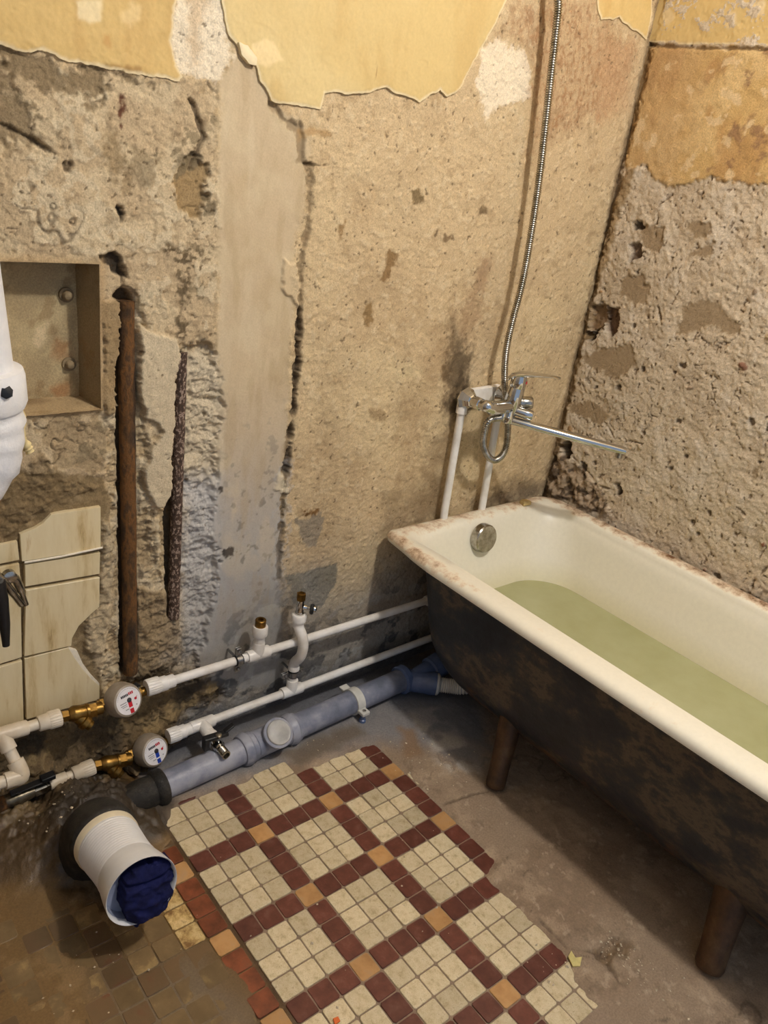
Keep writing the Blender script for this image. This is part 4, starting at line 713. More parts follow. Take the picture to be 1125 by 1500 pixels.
# outer shell
loops = []
zb, RR, xsd = .062, .19, -.080
for k, z in enumerate((.452, .43, .38, .32, .26, .22, .19, .16, .135, .11, .09, .075, .066, zb)):
    s_ = .02*(.45-z); q = max(0, RR-(z-zb)); ins = RR-math.sqrt(max(RR*RR-q*q, 0)); ins = s_+ins; ye = (ins-s_)*.8+.30*(.45-z)
    addloop(xsd+ins, TX1-.045-ins, -.066-ye, TY1+.06+ye, (.12, .12, .14, .14), z)
V = np.concatenate(loops); nl = len(loops[0]); Fq = []
for k in range(len(loops)-1):
    for q in range(nl): Fq.append((k*nl+q, (k+1)*nl+q, (k+1)*nl+(q+1) % nl, k*nl+(q+1) % nl)[::1])
Fq.append(tuple((len(loops)-1)*nl+q for q in range(nl)))
sh = make_mesh('outer_shell', V, [f[::-1] for f in Fq], M_SHELL, tub, None, 60); sh['label'] = 'black painted cast iron outside with rust and flaking patches'
# overflow cover on the end wall
OVF = (0.1802,-0.108,0.4288); b = MB(); nrm = Vector((0, -1, .17)).normalized()
b.lathe(Vector(OVF)-nrm*.030, nrm, [(-.006, .030), (.010, .036), (.013, .041), (.016, .0415), (.034, .040), (.0375, .037), (.0375, .036)], 24)
b.build('overflow_cover', M_CHROMED, tub, 30)['label'] = 'round dull chrome overflow cover'
# legs splayed under the shell
def leg(foot, top, r0, r1):
    f = Vector(foot); t = Vector(top); ax = (t-f).normalized(); L = (t-f).length
    b = MB(); pr = [(0, r0*.55), (.004, r0*.86), (.014, r0), (.05, r0*1.0), (L*.5, (r0+r1)/2*.98), (L*.85, r1), (L, r1*1.2)]
    b.lathe(f, ax, pr, 20, sx=1, sy=.85); return b.build('leg', M_LEG, tub, 50)
leg((-.098, -.520, .001), (-.01, -.46, .17), .028, .034); leg((-.088, -1.088, .001), (-.005, -1.05, .18), .033, .042)
leg((.48, -.520, .001), (.40, -.46, .17), .024, .030); leg((.48, -1.088, .001), (.40, -1.05, .18), .031, .040)
# water standing in the tub
WL = rrect(TX0+.1035, TX1-.1035, TY0-.1235, TY1+.20, (.084, .129, .158, .158))
WV = []; WFc = []; rings = 9; cxy = np.array([.2, -.75])
for k in range(rings):
    s_ = 1-k/rings; WV.append(np.column_stack([cxy+(WL-cxy)*s_, np.full(len(WL), .28)]))
n_ = len(WL); WV.append(np.array([[.2, -.75, .28]])); WV = np.concatenate(WV)
for k in range(rings-1):
    for q in range(n_): WFc.append((k*n_+q, (k+1)*n_+q, (k+1)*n_+(q+1) % n_, k*n_+(q+1) % n_))
for q in range(n_): WFc.append(((rings-1)*n_+q, rings*n_, (rings-1)*n_+(q+1) % n_))
wat = make_mesh('bath_water', WV, WFc, M_WATER, None, None); tag(wat, 'murky greenish water standing in the bathtub', 'water')
ST = (0.3829,-0.058,0.478)
b = MB(); b.prism([(-.014, -.010), (.016, -.012), (.014, .006), (.002, .014), (-.010, .010)], (ST, (1, 0, 0), (0, 1, 0), (0, 0, 1)), -.001, .012, .004)
tag(b.build('stone', M_STONE, None, 20), 'small yellowish stone lying on the back rim of the bathtub', 'stone')

# ------------------------------------------------------------------ plumbing
def fitting(path, r, name, mat, parent, n=20): return MB().tube(path, r, n).build(name, mat, parent)
def along(a, b, segs):                                     # profile along a->b: [(t metres, r)]
    m = MB(); m.lathe(a, Vector(b)-Vector(a), segs, 24); return m
PR_ = .0118
HZ, HY = .232, -.05
MB.RK = .87
hot = thing('hot_water_pipe', 'white plastic hot water pipe, the upper one running to the left end of the tub', 'pipe', (-.4, HY, HZ))
def hp(x): return (x, HY, HZ)
XR = .082
# run from the meter union to the corner under the tub, then up to the mixer
MB().tube([hp(-.735), hp(-.4), hp(XR-.012)], PR_, 18).build('pipe', M_PPR, hot)
MB().tube(smooth_path([(XR-.03, HY, HZ), (XR-.006, HY, HZ+.003), (XR, HY, HZ+.025), (XR, HY+.002, HZ+.04)], 6), .0165, 20).build('elbow', M_PPR, hot)
MB().tube([(XR, HY, HZ+.02), (XR, -.030, .50), (XR-.004, -.03, .80)], PR_*1.02, 18).build('pipe', M_PPR, hot)
def ribbed(a, d, L, r, n=22):                              # union nut with ribs
    m = MB(); ax = Vector(d).normalized(); u = Vector((0, 0, 1)) if abs(ax.z) < .9 else Vector((1, 0, 0)); e = (u-ax*u.dot(ax)).normalized(); f = ax.cross(e); prev = None
    N = n*2
    for t in (0, .12, .88, 1):
        i = len(m.v)
        for k in range(N):
            rr = r*MB.RK*(1 if k % 2 else .94)*(.95 if t in (0, 1) else 1); an = 2*math.pi*k/N
            m.v.append(tuple(Vector(a)+ax*(L*t)+e*rr*math.cos(an)+f*rr*math.sin(an)))
        if prev is not None: m.bridge(prev, i, N)
        else: m.cap(i, N)
        prev = i
    m.cap(prev, N, True); return m
ux = (-0.772,-0.05,0.227)[0]
ribbed((ux, HY, HZ+.002), (1, 0, 0), .030, .0215).build('union_nut', M_PPR, hot)
MB().lathe((ux+.030, HY, HZ), (1, 0, 0), [(0, .0195), (.016, .0195), (.018, .017), (.034, .017), (.036, .0135)], 22).build('socket', M_PPR, hot)
def tee(x, y, z, parent, up, mat=M_PPR, hl=.030, r=.0168, bl=.034):
    m = MB(); m.lathe((x-hl, y, z), (1, 0, 0), [(0, r*.95), (.002, r), (hl*2-.002, r), (hl*2, r*.95)], 22)
    m.lathe((x, y, z), up, [(0, r), (bl-.002, r), (bl, r*.95)], 22); return m.build('tee', mat, parent)
tx1 = (-0.4918,-0.05,0.2314)[0]
tee(tx1, HY, HZ, hot, (0, 0, 1))
MB().lathe((tx1, HY, HZ+.030), (0, 0, 1), [(0, .0150), (.022, .0150), (.024, .0205), (.028, .0215), (.046, .0215), (.049, .0195), (.049, .014)], 24).build('threaded_socket', M_PPR, hot)
MB().lathe((tx1, HY, HZ+.075), (0, 0, 1), [(0, .0145), (.004, .0150), (.020, .0150), (.0215, .0135), (.0215, .008), (.014, .0075)], 22).build('plug', M_BRASS, hot)['label'] = 'brass screw plug on the tee'
# wall plate elbows of the mixer
for n_, q in (('elbow', (0.0836,-0.03,0.8203)),):
    MB().tube(smooth_path([(XR-.004, -.03, .775), (XR-.003, -.03, .806), (XR+.004, -.031, .816), (XR+.006, -.05, .816)], 5), .0165, 20).build(n_, M_PPR, hot)

cold = thing('cold_water_pipe', 'white plastic cold water pipe, the lower one just above the grey sewer pipe', 'pipe', (-.4, HY, .084))
XR2 = .226
def cz(x): return .084+.010*(x+.4)/.5
def cp(x): return (x, HY, cz(x))
MB().tube([cp(-.66), cp(-.4), cp(XR2-.01)], PR_, 18).build('pipe', M_PPR, cold)
MB().tube(smooth_path([cp(XR2-.03), cp(XR2-.006), (XR2, HY, cz(XR2)+.025), (XR2, HY, cz(XR2)+.04)], 6), .0165, 20).build('elbow', M_PPR, cold)
MB().tube([(XR2, HY, cz(XR2)+.02), (XR2+.006, -.030, .49), (XR2-.006, -.03, .80)], PR_*1.02, 18).build('pipe', M_PPR, cold)
MB().tube(smooth_path([(XR2-.006, -.03, .775), (XR2-.006, -.03, .806), (XR2-.006, -.031, .814), (XR2-.006, -.05, .814)], 5), .0165, 20).build('elbow', M_PPR, cold)
MB().prism([(XR+.01, .795), (XR2-.01, .795), (XR2+.012, .800), (XR2+.012, .832), (XR2-.01, .838), (XR+.01, .832)], WF, .012, .026, .003).build('mixer_plate', M_PPR, cold)['label'] = 'white plastic bar between the two mixer elbows'
ux = (-0.7179,-0.05,0.0842)[0]
ribbed((ux, HY, cz(ux)), (1, 0, 0), .028, .0205).build('union_nut', M_PPR, cold)
MB().lathe((ux+.028, HY, cz(ux)), (1, 0, .02), [(0, .0185), (.014, .0185), (.016, .016), (.030, .016), (.032, .0135)], 22).build('socket', M_PPR, cold)
tx2 = (-0.6318,-0.05,0.0763)[0]
tee(tx2, HY, cz(tx2), cold, (0, -1, -.1))
MB().lathe((tx2, HY-.026, cz(tx2)-.003), (0, -1, -.1), [(0, .0150), (.012, .0150), (.014, .0195), (.034, .0205), (.036, .018)], 24).build('threaded_socket', M_PPR, cold)
tx3 = (-0.3823,-0.05,0.0871)[0]
tee(tx3, HY, cz(tx3), cold, (0, 0, 1))
# crossover bend over the hot pipe
MB().tube([(tx3, HY, .10), (tx3, HY, .175)], PR_*1.05, 18).build('pipe', M_PPR, cold)
bend = smooth_path([(tx3, HY, .150), (tx3, HY-.002, .172), (tx3+.002, HY-.020, .200), (tx3+.003, HY-.0255, .230), (tx3+.002, HY-.020, .256), (tx3, HY-.004, .276), (tx3, HY, .292)], 6)
MB().tube(bend, [.0165 if i < 3 else .0148 for i in range(len(bend))], 20).build('crossover_bend', M_PPR, cold)
MB().lathe((tx3, HY, .276), (0, 0, 1), [(0, .0160), (.016, .0160), (.018, .0205), (.034, .0215), (.037, .019)], 24).build('threaded_socket', M_PPR, cold)

# shut-off valves
v1 = thing('shutoff_valve', 'chrome shut-off valve with brass cap standing on the crossover bend', 'valve', (tx3, HY, .308))
MB().lathe((tx3, HY, .308), (0, 0, 1), [(0, .0135), (.010, .0135), (.012, .0115), (.030, .0120), (.034, .0105), (.046, .0105)], 20).build('body', M_CHROME, v1)
MB().lathe((tx3, HY, .352), (0, 0, 1), [(0, .0125), (.003, .0135), (.018, .0135), (.019, .010), (.0195, .0085), (.016, .007)], 6).build('cap', M_BRASS, v1, 25)['label'] = 'brass hexagonal cap'
vd_ = Vector((.72, -.62, -.05)).normalized()
MB().lathe((tx3, HY, .333), vd_, [(0, .0085), (.016, .008), (.018, .006), (.026, .006)], 16).build('stem', M_CHROME, v1)
MB().lathe(Vector((tx3, HY, .333))+vd_*.024, vd_, [(0, .011), (.002, .0155), (.008, .0165), (.010, .013)], 5).build('handle', M_BLACK, v1, 30)
MB().lathe(Vector((tx3, HY, .333))+vd_*.034, vd_, [(0, .011), (.004, .010), (.007, .005)], 14).build('handle_cap', M_CHROME, v1)
v2 = thing('shutoff_valve', 'small drain valve with black lever pointing out of the cold pipe over the sewer pipe', 'valve', (tx2, HY-.07, cz(tx2)))
dv = Vector((0.04, -1, -.05)).normalized(); o2 = Vector((tx2, HY-.058, cz(tx2)-.006))
MB().lathe(o2, dv, [(0, .012), (.008, .0155), (.024, .0165), (.030, .013), (.034, .013)], 18).build('body', M_CHROME, v2)
m = MB(); prof = [(.032, .010)]
for k in range(6): prof += [(.034+k*.0035, .0112), (.0358+k*.0035, .0126)]
prof += [(.056, .0122), (.0565, .009), (.046, .0085)]
m.lathe(o2, dv, prof, 20); m.build('threaded_spout', M_CHROMED, v2, 25)
MB().lathe(o2+dv*.016, (0, -.1, 1), [(.012, .006), (.024, .006), (.026, .0085), (.032, .0085), (.034, .004)], 14).build('stem', M_CHROMED, v2)
m = MB(); m.box(o2+dv*.016+Vector((-.006, 0, .027)), (.030, 0, -.002), (0, .009, 0), (0, 0, .0045)); m.box(o2+dv*.016+Vector((.028, .002, .034)), (.012, 0, .006), (0, .007, 0), (0, 0, .003)); m.box(o2+dv*.016+Vector((-.030, 0, .014)), (.006, 0, .002), (0, .009, 0), (0, 0, .014))
m.build('lever', M_BLACK, v2, 30, .002)

MB.RK = 1.0
# meters
def water_meter(c, ax, label, band, r=.037):
    c = Vector(c); ax = Vector(ax).normalized(); w = thing('water_meter', label, 'water meter', c, 'water meters'); del w['group']
    MB().lathe(c-ax*.030, ax, [(0, .022), (.006, .030), (.012, .0335), (.020, .0345)], 28).build('brass_body', M_BRASS, w)
    MB().lathe(c-ax*.012, ax, [(0, r), (.004, r*1.02), (.026, r*.98), (.034, r*.90), (.036, r*.80), (.0345, r*.79)], 36).build('housing', M_METERB, w)
    fc = c+ax*.0232; dl = MB().lathe(fc-ax*.001, ax, [(0, r*.795), (.001, r*.795)], 36).build('dial', M_DIAL, w)
    ex = (Vector((1, 0, 0))-ax*ax.x); ex = (ex+Vector((0, 0, .12))); ex = (ex-ax*ex.dot(ax)).normalized(); ey = ax.cross(ex)
    if ey.z < 0: ey = -ey
    fr = (fc+ax*.0003, ex, ey, ax); s_ = r*.79
    def rect(x0, y0, x1, y1): return [(x0*s_, y0*s_), (x1*s_, y0*s_), (x1*s_, y1*s_), (x0*s_, y1*s_)]
    def disc(cx_, cy_, r_): return [((cx_+r_*math.cos(t*math.pi/8))*s_, (cy_+r_*math.sin(t*math.pi/8))*s_) for t in range(16)]
    m = MB()
    for k in range(5): m.prism(rect(-.52+k*.125, .36, -.43+k*.125, .54), fr, 0, .0004, .0001)
    m.prism(disc(.06, .03, .18), fr, 0, .0012, .0002); m.build('counter_windows', M_DINK, dl)
    m = MB()
    for k in range(3): m.prism(rect(.12+k*.14, .38, .22+k*.14, .58), fr, 0, .0004, .0001)
    m.prism(disc(.58, -.06, .10), fr, 0, .0008, .0002); m.prism([(.60*s_, -.02*s_), (.74*s_, .10*s_), (.64*s_, -.06*s_)], fr, 0, .0008, .0001); m.build('red_counters', M_DRED, dl)
    m = MB(); m.prism(rect(-.08, -.50, .22, -.10), fr, 0, .0005, .0001); m.prism(rect(-.07, -.97, .23, -.62), fr, 0, .0005, .0001); m.build('colour_band', band, dl)
    m = MB()
    for (a, b_, c_, d_) in ((-.72, -.06, -.2, .0), (-.70, -.22, -.2, -.17), (-.62, -.34, -.2, -.30), (-.4, -.60, -.12, -.54), (.5, -.55, .6, -.48)): m.prism(rect(a, b_, c_, d_), fr, 0, .0003, .0001)
    for k in range(26):
        t = math.radians(35+k*5); m.prism([(math.cos(t-.012)*.86*s_, math.sin(t-.012)*.86*s_), (math.cos(t+.012)*.86*s_, math.sin(t+.012)*.86*s_), (math.cos(t+.012)*.93*s_, math.sin(t+.012)*.93*s_), (math.cos(t-.012)*.93*s_, math.sin(t-.012)*.93*s_)], fr, 0, .0003, .0001)
    m.build('small_print', M_DGREY, dl)
    MB().lathe(c-ax*.012+Vector((.02, 0, 0)), (1, 0, .0), [(0, .0105), (.060, .0105)], 16).build('tail_piece', M_BRASS, w)
    for sx in (-1, 1): MB().lathe(c-ax*.012+Vector((sx*.028, 0, 0)), (sx, 0, 0), [(0, .0145), (.014, .0145), (.016, .0125), (.020, .0125)], 6).build('hex_nut', M_BRASS, w, 25)
    return w
mh = (-0.8275,-0.055,0.2277); mc = (-0.7641,-0.055,0.0627)
water_meter(mh, (.22, -.88, .40), 'round hot water meter with a red band on its white dial', M_DRED)
water_meter(mc, (.22, -.88, .40), 'round cold water meter with a blue band on its white dial', M_DBLUE)
vb = thing('bleed_valve', 'tiny metal valve peeping out above the hot water meter', 'valve', (-0.7897,-0.03,0.2366))
q = Vector((-0.794,-0.04,0.2447)); MB().lathe(q-Vector((0, 0, .02)), (0, -.2, 1), [(0, .006), (.012, .006), (.014, .010), (.022, .010), (.024, .006)], 6).build('body', M_CHROMED, vb, 25)
MB().lathe(q, (.5, -1, -.1), [(0, .006), (.012, .006), (.013, .004)], 12).build('spout', M_BLACK, vb)

# strainers between meters and unions
def strainer(a, b, label):
    a = Vector(a); b = Vector(b); L = (b-a).length; d = (b-a).normalized(); s_ = thing('strainer', label, 'strainer', a)
    MB().lathe(a, d, [(0, .0125), (L*.16, .0125), (L*.17, .0150)], 6).build('end_nut', M_BRASS, s_, 25)
    MB().lathe(a+d*L*.16, d, [(0, .0125), (L*.10, .0165), (L*.14, .0175), (L*.30, .0160), (L*.42, .0150), (L*.44, .0165), (L*.50, .0165)], 20).build('body', M_BRASS, s_)
    MB().lathe(a+d*L*.66, d, [(0, .0160), (L*.18, .0160)], 6).build('union_nut', M_BRASS, s_, 25)
    MB().lathe(a+d*L*.83, d, [(0, .0135), (L*.17, .0135)], 18).build('tail', M_BRASS, s_)
    br_ = (d*.75+Vector((0, -.45, -.75))).normalized()
    MB().lathe(a+d*L*.30, br_, [(0, .0130), (.022, .0135), (.024, .0165), (.034, .0165), (.036, .012), (.044, .011)], 18).build('filter_leg', M_BRASS, s_, 30)
    return s_
strainer((-0.9526,-0.05,0.229), (mh[0]-.044, mh[1], mh[2]-.004), 'brass strainer left of the red hot water meter')
strainer((-0.8878,-0.05,0.0703), (mc[0]-.044, mc[1], mc[2]-.004), 'brass strainer left of the blue cold water meter')
hs_ = Vector((-0.9526,-0.05,0.229))
# inlet pieces on the left
MB.RK = .82
inl = thing('inlet_pipe', 'yellowed white plastic inlet pipe with elbow at the left edge, above the lever valve', 'pipe', (-1.0192,-0.05,0.2252))
hl = Vector((-1.0522,-0.05,0.2306)); hd = (hs_-hl).normalized(); HL = (hs_-hl).length
ribbed(hs_-hd*.026, hd, .024, .0225).build('union_nut', M_PPRD, inl)
MB().lathe(hs_-hd*.046, hd, [(0, .0175), (.002, .0195), (.022, .0205)], 22).build('socket', M_PPRD, inl)
MB().tube([hl, hs_-hd*.04], .0135, 18).build('pipe', M_PPRD, inl)
el = Vector((-1.048,-0.105,0.1634))
lf = Vector((-1.3703,-0.105,0.1756))
MB().lathe(hl+hd*.010, hd, [(0, .0185), (.022, .0185), (.024, .017)], 20).build('socket', M_PPRD, inl)
c0 = Vector((-1.0676,-0.052,0.2335)); 
MB().tube([c0-hd*.03, c0+hd*.036], .0188, 20).build('tee', M_PPRD, inl)
dd = (el-c0).normalized()
MB().tube([c0, c0+dd*.034], .0188, 20).build('tee_branch', M_PPRD, inl)
MB().tube([c0+dd*.02, el-dd*.02], .0138, 18).build('pipe', M_PPRD, inl)
ld_ = (lf-el).normalized()
MB().tube(smooth_path([el-dd*.032, el-dd*.014, el+ld_*.003, el+ld_*.016, el+ld_*.032], 6), .0195, 20).build('elbow', M_PPRD, inl)
MB().tube([el+ld_*.02, lf], .0150, 18).build('pipe', M_PPRD, inl)
MB().lathe(el+ld_*.045, ld_, [(0, .020), (.03, .021), (.032, .017)], 20).build('socket', M_PPRD, inl)
# lever valve on the cold inlet
cs_ = Vector((-0.8878,-0.05,0.0703)); cl = Vector((-1.0456,-0.05,0.0604)); cd = (cs_-cl).normalized()
inl2 = thing('inlet_socket', 'ribbed white plastic union joining the lever valve to the lower brass strainer', 'pipe fitting', cs_)
ribbed(cs_-cd*.026, cd, .025, .0215).build('union_nut', M_PPRD, inl2)
MB().lathe(cs_-cd*.046, cd, [(0, .0180), (.002, .0195), (.022, .0200)], 22).build('socket', M_PPRD, inl2)
MB().lathe(cs_-cd*.094, cd, [(0, .0165), (.034, .0165), (.036, .0125), (.050, .0125)], 22).build('pipe', M_PPRD, inl2)
bv = thing('lever_valve', 'tarnished ball valve with a flat black lever at the lower left', 'valve', cl)
o3 = cs_-cd*.094
MB().lathe(o3-cd*.032, cd, [(0, .0165), (.024, .0165), (.026, .012), (.033, .012)], 6).build('nut', M_CHROMED, bv, 25)
MB().lathe(o3-cd*.092, cd, [(0, .014), (.004, .0185), (.034, .0200), (.050, .0170), (.060, .0150)], 20).build('body', M_TARN, bv)
MB().lathe(o3-cd*.062+Vector((0, -.004, .014)), (0, -.25, 1), [(0, .006), (.010, .006), (.012, .0045)], 12).build('stem', M_STEEL, bv)
m = MB(); a_ = o3-cd*.066+Vector((0, -.008, .025)); m.box(a_+cd*.028, cd*.042, (0, .0085, 0), (0, -.001, .0022)); m.box(a_+cd*.060+Vector((0, 0, .004)), cd*.014, (0, .0095, 0), (0, 0, .005)); m.build('lever', M_BLACK, bv, 30, .0015)
rp = thing('rusty_pipe_stub', 'orange rusted pipe stub at the lower left corner below the white elbow', 'pipe', o3-cd*.12)
MB().tube([o3-cd*.45, o3-cd*.088], .0185, 16).build('stub', M_RUST, rp)

# pipe clamps
MB.RK = .87
def clamp(c, axis, label, back, mat1=M_STEEL, r=.0145):
    c = Vector(c); ax = Vector(axis).normalized(); k = thing('pipe_clamp', label, 'clamp', c); u = Vector((0, -1, 0)); w = ax.cross(u)
    m = MB(); prev = None; n = 28
    MB().lathe(c-ax*.0095, ax, [(0, r*.85), (0, r), (.019, r), (.019, r*.85)], 24, caps=False).build('rubber_liner', M_RUBBER, k)
    MB().lathe(c-ax*.0065, ax, [(0, r*.98), (0, r*1.10), (.013, r*1.10), (.013, r*.98)], 24, caps=False).build('band', mat1, k)
    for s_ in (-1, 1):
        p = c+w*s_*(r+.009); m = MB(); m.box(p, ax*.0065, u*.0018, w*.0095); m.box(p-u*.006, ax*.0065, u*.0015, w*.0095); m.build('ear', mat1, k, 30, .001)
        MB().lathe(p, u, [(-.006, .003), (.003, .003), (.0032, .0055), (.006, .0045), (.007, .002)], 12).build('screw', mat1, k)
    MB().tube([c-u*r, c-u*(r+back)], .0035, 10).build('wall_stud', mat1, k)
    return k
clamp(hp((-0.5454,-0.05,0.2317)[0]), (1, 0, 0), 'small steel pipe clamp with black rubber on the upper white pipe', .035)
clamp((tx3, HY, .138), (0, 0, 1), 'small steel pipe clamp around the short upright below the crossover bend', .035)

MB.RK = 1.0
# ------------------------------------------------------------------ sewer pipe
SR = .031
sA = Vector((-0.7814,-0.1402,0.03)); sB = Vector((-0.392,-0.1003,0.042)); sCc = Vector((-0.0563,-0.1164,0.046))
sew = thing('sewer_pipe', 'grey plastic sewer pipe lying along the foot of the back wall', 'pipe', sA)
dS = (sCc-sA).normalized(); LS = (sCc-sA).length
def sp(x): t = (x-sA.x)/(sCc.x-sA.x); return sA+(sCc-sA)*t
MB().lathe(sA, dS, [(0, SR), (LS, SR)], 32).build('pipe', M_GREYP, sew)
def socket(px, lo, hi, name='socket'):
    c = sp(px); MB().lathe(c-dS*lo, dS, [(0, SR*1.0), (.001, SR*1.14), (.010, SR*1.26), (.020, SR*1.28), (.024, SR*1.16), (lo+hi, SR*1.16), (lo+hi+.002, SR)], 32).build(name, M_GREYP, sew)
xi = (-0.5405,-0.1255,0.04)[0]; socket(xi, .035, .0)
xj = (-0.4268,-0.1166,0.04)[0]; socket(xj+.01, .030, .0)
# inspection tee with round cap facing the room
xc = (-0.4875,-0.1304,0.05)[0]; ic = sp(xc); iax = Vector((-.05, -.62, .78)).normalized()
MB().lathe(ic-dS*.052, dS, [(0, SR), (.002, SR*1.08), (.098, SR*1.08), (.1, SR)], 32).build('inspection_body', M_GREYP, sew)
MB().lathe(ic, iax, [(0, SR*.98), (SR+.004, SR*.98), (SR+.006, SR*1.16), (SR+.018, SR*1.18), (SR+.020, SR*1.05)], 32).build('inspection_neck', M_GREYP, sew)
cpn = MB().lathe(ic+iax*(SR+.016), iax, [(0, SR*.98), (.006, SR*.98), (.008, SR*.93), (.0075, SR*.80), (.009, SR*.5)], 32).build('inspection_cap', flat('worn_grey_cap', (166, 164, 160), .35, 0, .12, 40), sew, 25)
cpn['label'] = 'round flat grey inspection cap'
# wye by the tub
w0 = sCc; wd = Vector((.9, -.38, .04)).normalized()
MB().lathe(w0-dS*.012, dS, [(0, SR*1.15), (.002, SR*1.28), (.018, SR*1.30), (.022, SR*1.15), (.03, SR)], 32).build('collar', M_BLUEP, sew)
wdir = (Vector((0.0228,-0.1878,0.046))-w0).normalized()
MB().lathe(w0, wdir, [(0, SR), (.066, SR), (.070, SR*1.05), (.092, SR*1.07), (.094, SR*.9)], 32).build('wye', M_BLUEP, sew)
wdir2 = (Vector((0.0986,-0.1251,0.075))-w0-wdir*.02).normalized()
MB().lathe(w0+wdir*.03, wdir2, [(0, SR*.98), (.06, SR*.98), (.064, SR*1.17), (.10, SR*1.18), (.102, SR*.9)], 32).build('wye_branch', M_BLUEP, sew)
# corrugated hose to the tub outlet
cg_ = thing('waste_hose', 'pale corrugated waste hose between the blue-grey branch and the tub', 'hose', w0+wdir*.09)
m = MB(); pts = smooth_path([w0+wdir*.09, w0+wdir*.13, w0+wdir*.17+Vector((.0, .0, .004)), w0+wdir*.22+Vector((.03, .0, .02))], 14); m.tube(pts, [.0215 if k % 2 else .0185 for k in range(len(pts))], 20); m.build('corrugated_tube', M_PALE, cg_, 50)
MB().lathe(w0+wdir*.091, wdir, [(0, SR*.98), (.008, SR*.96), (.012, SR*.8)], 28).build('rubber_cuff', M_PALE, cg_)
# cast iron hub at its left end
hub = thing('cast_iron_hub', 'black cast iron hub at the left end of the grey sewer pipe', 'pipe fitting', sA)
MB().lathe(sA+dS*.012, -dS, [(0, SR*1.02), (0, SR*1.28), (.006, SR*1.34), (.020, SR*1.30), (.026, SR*1.12), (.05, SR*1.16), (.08, SR*1.05), (.10, SR*.7)], 28).build('hub', M_CAST, hub)
# pale plastic clip round the sewer pipe
sk = thing('pipe_clamp', 'pale grey plastic clip screwed round the grey sewer pipe', 'clamp', sp((-0.2258,-0.1187,0.04)[0]))
kc = sp((-0.2299,-0.1172,0.045)[0]); MB().lathe(kc-dS*.012, dS, [(0, SR*.99), (0, SR*1.14), (.024, SR*1.14), (.024, SR*.99)], 32, caps=False).build('band', M_PALE, sk, 30)
kd = Vector((0, -.75, -.66)).normalized(); ko = kc+kd*(SR+.008)+Vector((0, -.004, -.0)); kw = dS.cross(kd)
kk_ = Vector((0, -.86, -.5)).normalized()
MB().box(kc+Vector((0, -SR-.012, -.006)), dS*.012, Vector((0, .013, 0)), Vector((0, 0, .005))).build('ear', M_PALE, sk, 30, .002)
MB().box(kc+Vector((0, SR+.010, .012)), dS*.012, Vector((0, .012, 0)), Vector((0, 0, .005))).build('ear', M_PALE, sk, 30, .002)
MB().lathe(kc+Vector((0, -SR-.014, -.003)), (0, 0, 1), [(0, .005), (.004, .005), (.005, .003)], 10).build('screw', M_STEEL, sk)
MB().lathe((kc.x, kc.y-SR-.012, .001), (0, 0, 1), [(0, .0095), (.012, .0095), (.014, .007), (kc.z-.010, .007)], 14).build('spacer', M_BLUEP, sk)

# ------------------------------------------------------------------ drain outlet with rag
ba = Vector((.0, -.985, .172)).normalized(); e1 = Vector((1, 0, 0)); e1 = (e1-ba*e1.dot(ba)).normalized(); e2 = e1.cross(ba)
if e2.z < 0: e2 = -e2
fc = Vector((-0.9581,-0.455,0.1426))
out = thing('drain_outlet', 'white plastic toilet drain connector sticking out of the black floor pipe', 'drain pipe', (fc.x, fc.y, 0))
MB.RK = .765
LB = .185; o0 = fc-ba*LB
prof = [(.010, .0700), (.020, .0770), (.040, .0775), (.042, .0745)]
MB().lathe(o0, ba, [(0, .070), (.004, .0785), (.034, .0790), (.038, .0755)], 48).build('seal', M_PVCC, out)['label'] = 'cream rubber seal ring'
prof = []
for k in range(96):
    t = .036+k*(LB-.036)/96; u = (t-.036)/(LB-.036)
    r = .0745-.0105*math.sin(math.pi*min(u*1.15, 1))**1.2 if u < .8 else .0665+(.0835-.0665)*((u-.8)/.2)**1.5
    r = .0750-.0040*sst(0, .45, np.float64(u))+.0125*sst(.50, 1.0, np.float64(u))
    if .05 < u < .62: r += .0011*(1 if k % 4 < 2 else -1)
    prof.append((t, float(r)))
prof += [(LB, .0845), (LB+.002, .0838), (LB+.001, .0815), (LB-.012, .0790)]
MB().lathe(o0, ba, prof, 56, caps=False).build('sleeve', M_PVC, out, 55)
MB().lathe(o0, ba, [(LB-.012, .0792), (LB-.030, .076), (LB-.034, .020), (LB-.034, .001)][::1], 48, caps=False).build('inner_wall', M_INSIDE, out)
rg = [((a_+.012)*.765, (c_-.006)*.765) for a_, c_ in [(-.052, .028), (-.022, .052), (.010, .050), (.034, .052), (.058, .044), (.066, .0), (.058, -.045), (.034, -.082), (-.020, -.106), (-.046, -.080), (-.058, -.02)]]
ru = np.arange(-.075, .1, .0025); rv = np.arange(-.115, .075, .0025); RU, RV = np.meshgrid(ru, rv, indexing='ij')
S = sdf(RU, RV, rg)+.006*fbm(RU, RV, 40, 3, 501)
fold = ridge(RU*.7+RV*.3, RV, 24, 3, 502, .5); hh = .012+.014*(1-np.exp(S/.012))*1.0+.022*(fold-.6)-.012*sst(.004, -.004, np.abs(RV-.014+.1*RU+.004*fbm(RU, RV, 20, 2, 503))-.002)-.012*sst(-.055, -.075, RV)+.006*fbm(RU, RV, 28, 3, 504)
rag = hfield('rag', ru, rv, hh, (fc-ba*.013, e1, e2, ba), M_RAG, None, S=S, base=hh*0-.016-.03*sst(-.06, -.1, RV))
tag(rag, 'crumpled dark blue rag stuffed into the white drain outlet', 'rag')
sc_ = thing('floor_drain_pipe', 'black cast iron collar in the rubble around the back of the white drain outlet', 'drain pipe', (fc.x, fc.y+.25, 0))
